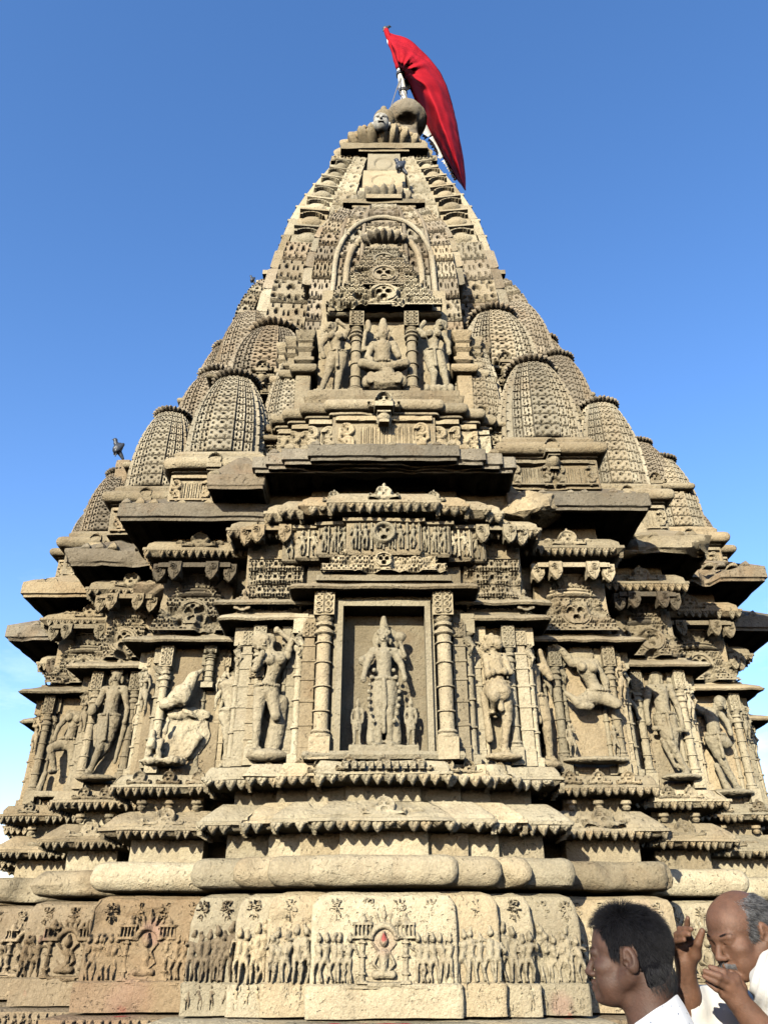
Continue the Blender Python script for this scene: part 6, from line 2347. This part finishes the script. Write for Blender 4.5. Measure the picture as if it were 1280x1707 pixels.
def person_back():
    d = 2.10
    Z2 = lambda x, y, dd=d: pos(1100 + x / 7.11, 1470 + y / 7.11, dd)       # crop pixel -> world
    c = Z2(965, 640, 2.10)                          # between the ears
    root = empty('person', (c[0] + .1, c[1], 0))
    tag(root, 'balding man with grey hair and moustache bowing his head, hands raised, white wrap', 'person', 'people in front of the temple')
    sk = skin('brown_skin', (.092, .046, .028), None)
    Mh = Matrix.Rotation(R(20), 3, 'Z') @ Matrix.Rotation(R(-15), 3, 'Y')
    sc = .91
    # body and arms in world axes round the head centre
    rel = lambda p: np.array(p) - c
    S = SDF((-.30, -.24, -.62), (.36, .25, .18), .0036)
    P = head(S, Mh, (0, 0, 0), sc)
    nb = np.array((.105, .03, -.20))                # root of the neck
    S.cone(P((.035, 0, -.055)), nb, .052, .062, .03)
    S.cone(nb, nb + np.array((.02, .0, -.2)), .062, .12, .03)
    # his right arm, on the far side: hand raised, palm towards us
    dR = 2.16
    w = rel(Z2(305, 1030, dR))
    elb = rel(Z2(350, 1900, dR - .02))
    S.cone(elb, rel(Z2(318, 1330, dR)), .042, .033, .02)
    S.cone(rel(Z2(318, 1330, dR)), w, .033, .0265, .02)
    hand(S, dict(wrist=w,
                 mcp=[rel(Z2(370, 735, dR + .005)), rel(Z2(300, 722, dR + .012)), rel(Z2(235, 750, dR + .012)), rel(Z2(190, 800, dR + .005))],
                 fin=[(rel(Z2(310, 560, dR + .0)), rel(Z2(325, 430, dR - .01))), (rel(Z2(235, 565, dR - .01)), rel(Z2(365, 560, dR - .055))),
                      (rel(Z2(195, 630, dR - .015)), rel(Z2(340, 625, dR - .058))), (rel(Z2(165, 705, dR - .015)), rel(Z2(285, 690, dR - .052)))],
                 thumb=[rel(Z2(415, 860, dR - .02)), rel(Z2(445, 730, dR - .03)), rel(Z2(497, 585, dR - .03))]))
    # his left hand in front of the mouth, back of the hand towards us
    dL = 1.97
    Y2 = lambda x, y, dd: Z2(x - 12, y + (85 if y < 1385 else 40), dd)
    w = rel(Y2(945, 1390, dL))
    elb = rel(Y2(1420, 1980, dL - .04))
    S.cone(elb, w, .046, .029, .02)
    hand(S, dict(wrist=w,
                 mcp=[rel(Y2(895, 1065, dL + .015)), rel(Y2(850, 1110, dL + .0)), rel(Y2(805, 1170, dL - .002)), rel(Y2(770, 1240, dL + .006))],
                 fin=[(rel(Y2(760, 985, dL + .006)), rel(Y2(600, 925, dL + .016))), (rel(Y2(705, 1035, dL - .008)), rel(Y2(540, 975, dL + .006))),
                      (rel(Y2(672, 1100, dL - .008)), rel(Y2(532, 1035, dL + .006))), (rel(Y2(672, 1180, dL + .002)), rel(Y2(566, 1105, dL + .014)))],
                 thumb=[rel(Y2(960, 1170, dL + .03)), rel(Y2(920, 1070, dL + .045)), rel(Y2(850, 990, dL + .05))]))
    V1, Q1 = S.geo()
    zc = float(c[2])
    bx, by = .14, .04                               # standing axis
    S = SDF((-.1, -.3, -zc - .01), (.5, .4, -.40), .012)
    S.ell((bx - .02, by, -.55), (.10, .15, .2), .05); S.ell((bx, by, -.8), (.10, .13, .18), .05)
    for q in (-1, 1):
        S.cone((bx, by + q * .08, -.85), (bx - .02, by + q * .09, -1.15), .08, .055, .03)
        S.cone((bx - .02, by + q * .09, -1.15), (bx, by + q * .09, -zc + .08), .05, .034, .02)
        S.cone((bx, by + q * .09, -zc + .10), (bx, by + q * .09, -zc + .05), .036, .04, .02)
        S.cone((bx + .01, by + q * .09, -zc + .036), (bx - .15, by + q * .09, -zc + .028), .034, .027, .02)
        for k in range(5):
            S.cone((bx - .15, by + q * .09 + (k - 2) * .014, -zc + .022), (bx - .19 + .006 * abs(k - 1), by + q * .09 + (k - 2) * .016, -zc + .018), .012, .010, .004)
    V2, Q2 = S.geo()
    loc = Vector(c)
    put('body', mesh_np('body', np.concatenate([V1, V2]), [np.concatenate([Q1, Q2 + len(V1)])], 179), sk, root, loc)
    A = np.array(Mh)
    # grey hair round the sides and back
    def keep(p):
        x, y, z = p[:, 0], np.abs(p[:, 1]), p[:, 2]
        band = (z > -.02 - .0 * x) & (z < .098 + .05 * x) & (x > -.052 + .30 * np.clip(z - .03, 0, 1))
        low = (x > .04) & (z > -.055) & (z <= -.02)
        ear = (x < .035) & (x > -.012) & (z < .034) & (y > .06)
        return (band & ~ear) | low
    p, nn = scalp(26000, keep, 11, 1.0)
    comb = np.stack([.9 + 0 * p[:, 0], 0 * p[:, 0], -.55 + 0 * p[:, 0]], 1)
    dirs = (nn * .30 + comb) @ A.T
    strands('hair', (p @ A.T) * sc, dirs, .024, .00062, M_GREY, root, .35, 4, 4, .3).location = loc
    p, nn = scalp(5000, keep, 12, 1.0)
    strands('hair', (p @ A.T) * sc, (nn * .35 + comb[:len(p)]) @ A.T, .022, .0006, M_HAIR, root, .35, 5, 4, .3).location = loc
    r = np.random.RandomState(8)
    n = 170
    br = []
    for q in (-1, 1):
        t = r.uniform(0, 1, n)
        br.append(np.stack([-.0985 + .020 * t ** 2, q * (.012 + .036 * t), .020 + .006 * np.sin(t * 2.5) + r.normal(0, .0018, n)], 1))
    br = np.concatenate(br)
    dd = np.stack([.1 + 0 * br[:, 0], np.sign(br[:, 1]), .1 + 0 * br[:, 0]], 1)
    for half in (br[:, 1] < 0, br[:, 1] > 0):
        strands('eyebrow', (br[half] @ A.T) * sc, dd[half] @ A.T, .007, .00026, M_HAIR, root, .2, 6, 2, .1).location = loc
    ms = []
    for q in (-1, 1):
        t = r.uniform(0, 1, 330)
        ms.append(np.stack([-.1035 + .016 * t ** 1.6, q * (.001 + .028 * t), -.0475 - .007 * t + r.normal(0, .002, 330)], 1))
    ms = np.concatenate(ms)
    dd = np.stack([-.25 + 0 * ms[:, 0], np.sign(ms[:, 1]) * .6, -.9 + 0 * ms[:, 0]], 1)
    strands('moustache', (ms @ A.T) * sc, dd @ A.T, .010, .0004, M_GREY, root, .2, 9, 2, .2).location = loc
    # clothes: tunic with wide sleeves, long wrap, shawl pleated over the near shoulder
    mw = cloth('white_cotton', (.37, .36, .345))
    S = SDF((-.28, -.30, -1.05), (.52, .36, -.12), .0085)
    sh = np.array((.125, 0.03, -.285))
    nearS, farS = sh + np.array((.05, -.165, -.015)), sh + np.array((-.03, .17, -.01))
    S.cone(nearS, farS, .060, .058, .04)
    S.cone(nb + np.array((.03, -.03, -.02)), nearS, .05, .058, .03)
    S.ell((.125, .03, -.46), (.125, .175, .19), .05)
    S.ell(rel(Z2(760, 1690, 2.20)), (.13, .10, .11), .05)
    S.cone(rel(Z2(690, 1430, 2.22)), rel(Z2(620, 1700, 2.22)), .035, .07, .04)
    S.ell((.14, .035, -.78), (.15, .165, .32), .06)
    eR = rel(Z2(350, 1900, dR - .02))
    S.cone(farS, eR + np.array((.01, .01, 0)), .062, .060, .03)
    S.cone(eR + np.array((0.0, .0, -.0)), rel(Z2(335, 1500, dR + .01)), .060, .052, .03)
    S.cone(rel(Z2(335, 1520, dR + .015)), rel(Z2(345, 1180, dR + .055)), .050, .030, .02)
    S.cone(rel(Z2(318, 1340, dR)), rel(Z2(330, 1800, dR - .02)), .034, .040, .006, cut=True)
    eL = rel(Z2(1420, 1980, dL - .04))
    S.cone(nearS, eL, .068, .064, .03)
    S.cone(eL, rel(Z2(1265, 1790, dL - .02)), .062, .054, .03)
    S.cone(w, eL, .030, .046, .004, cut=True)
    S.cone(P((.035, 0, -.055)), nb, .056, .066, .006, cut=True)
    S.grain(.012, 9, 5, 3)
    put('tunic', S.mesh('tunic'), mw, root, loc)
    S = SDF((-.05, -.32, -.75), (.46, .30, .06), .0075)
    a0, a1, a2 = rel(Z2(1450, 985, 2.02)), rel(Z2(1275, 1235, 1.96)), rel(Z2(1330, 1640, 1.94))
    S.cone(a0 + np.array((.05, .12, -.02)), a0, .045, .045, .03)
    S.cone(a0, a1 + np.array((.02, .02, 0)), .045, .050, .03)
    S.cone(a1 + np.array((.03, .03, 0)), a2 + np.array((.06, .05, 0)), .052, .075, .03)
    S.cone(a2 + np.array((.06, .05, 0)), a2 + np.array((.08, .06, -.22)), .075, .08, .03)
    S.cone(a0 + np.array((.05, .12, -.02)), np.array((.24, .12, -.35)), .045, .06, .04)
    me = S.mesh('shawl')
    V = np.array([v.co for v in me.vertices]); Nn = np.array([v.normal for v in me.vertices])
    ph = (V[:, 0] * .82 - V[:, 2] * .45 - V[:, 1] * .45) * 2 * math.pi / .019 + 2.2 * fbm(V, 6, 2, 3)
    V += Nn * (.0030 * np.sin(ph) * (1 + .5 * fbm(V, 12, 2, 6)))[:, None]
    me.vertices.foreach_set('co', V.astype(np.float32).ravel()); me.update()
    put('shawl', me, mw, root, loc)
    S = SDF((-.05, -.24, -zc + .06), (.44, .32, -.88), .012)
    S.cone((bx, by, -.95), (bx - .01, by, -zc + .2), .17, .15, .04)
    S.cone((bx - .04, by, -1.0), (bx - .06, by, -zc + .16), .13, .10, .04)
    S.grain(.03, 6, 9, 2)
    put('wrap', S.mesh('wrap'), mw, root, loc)


flag_and_pole()
birds()
person_front()
person_back()
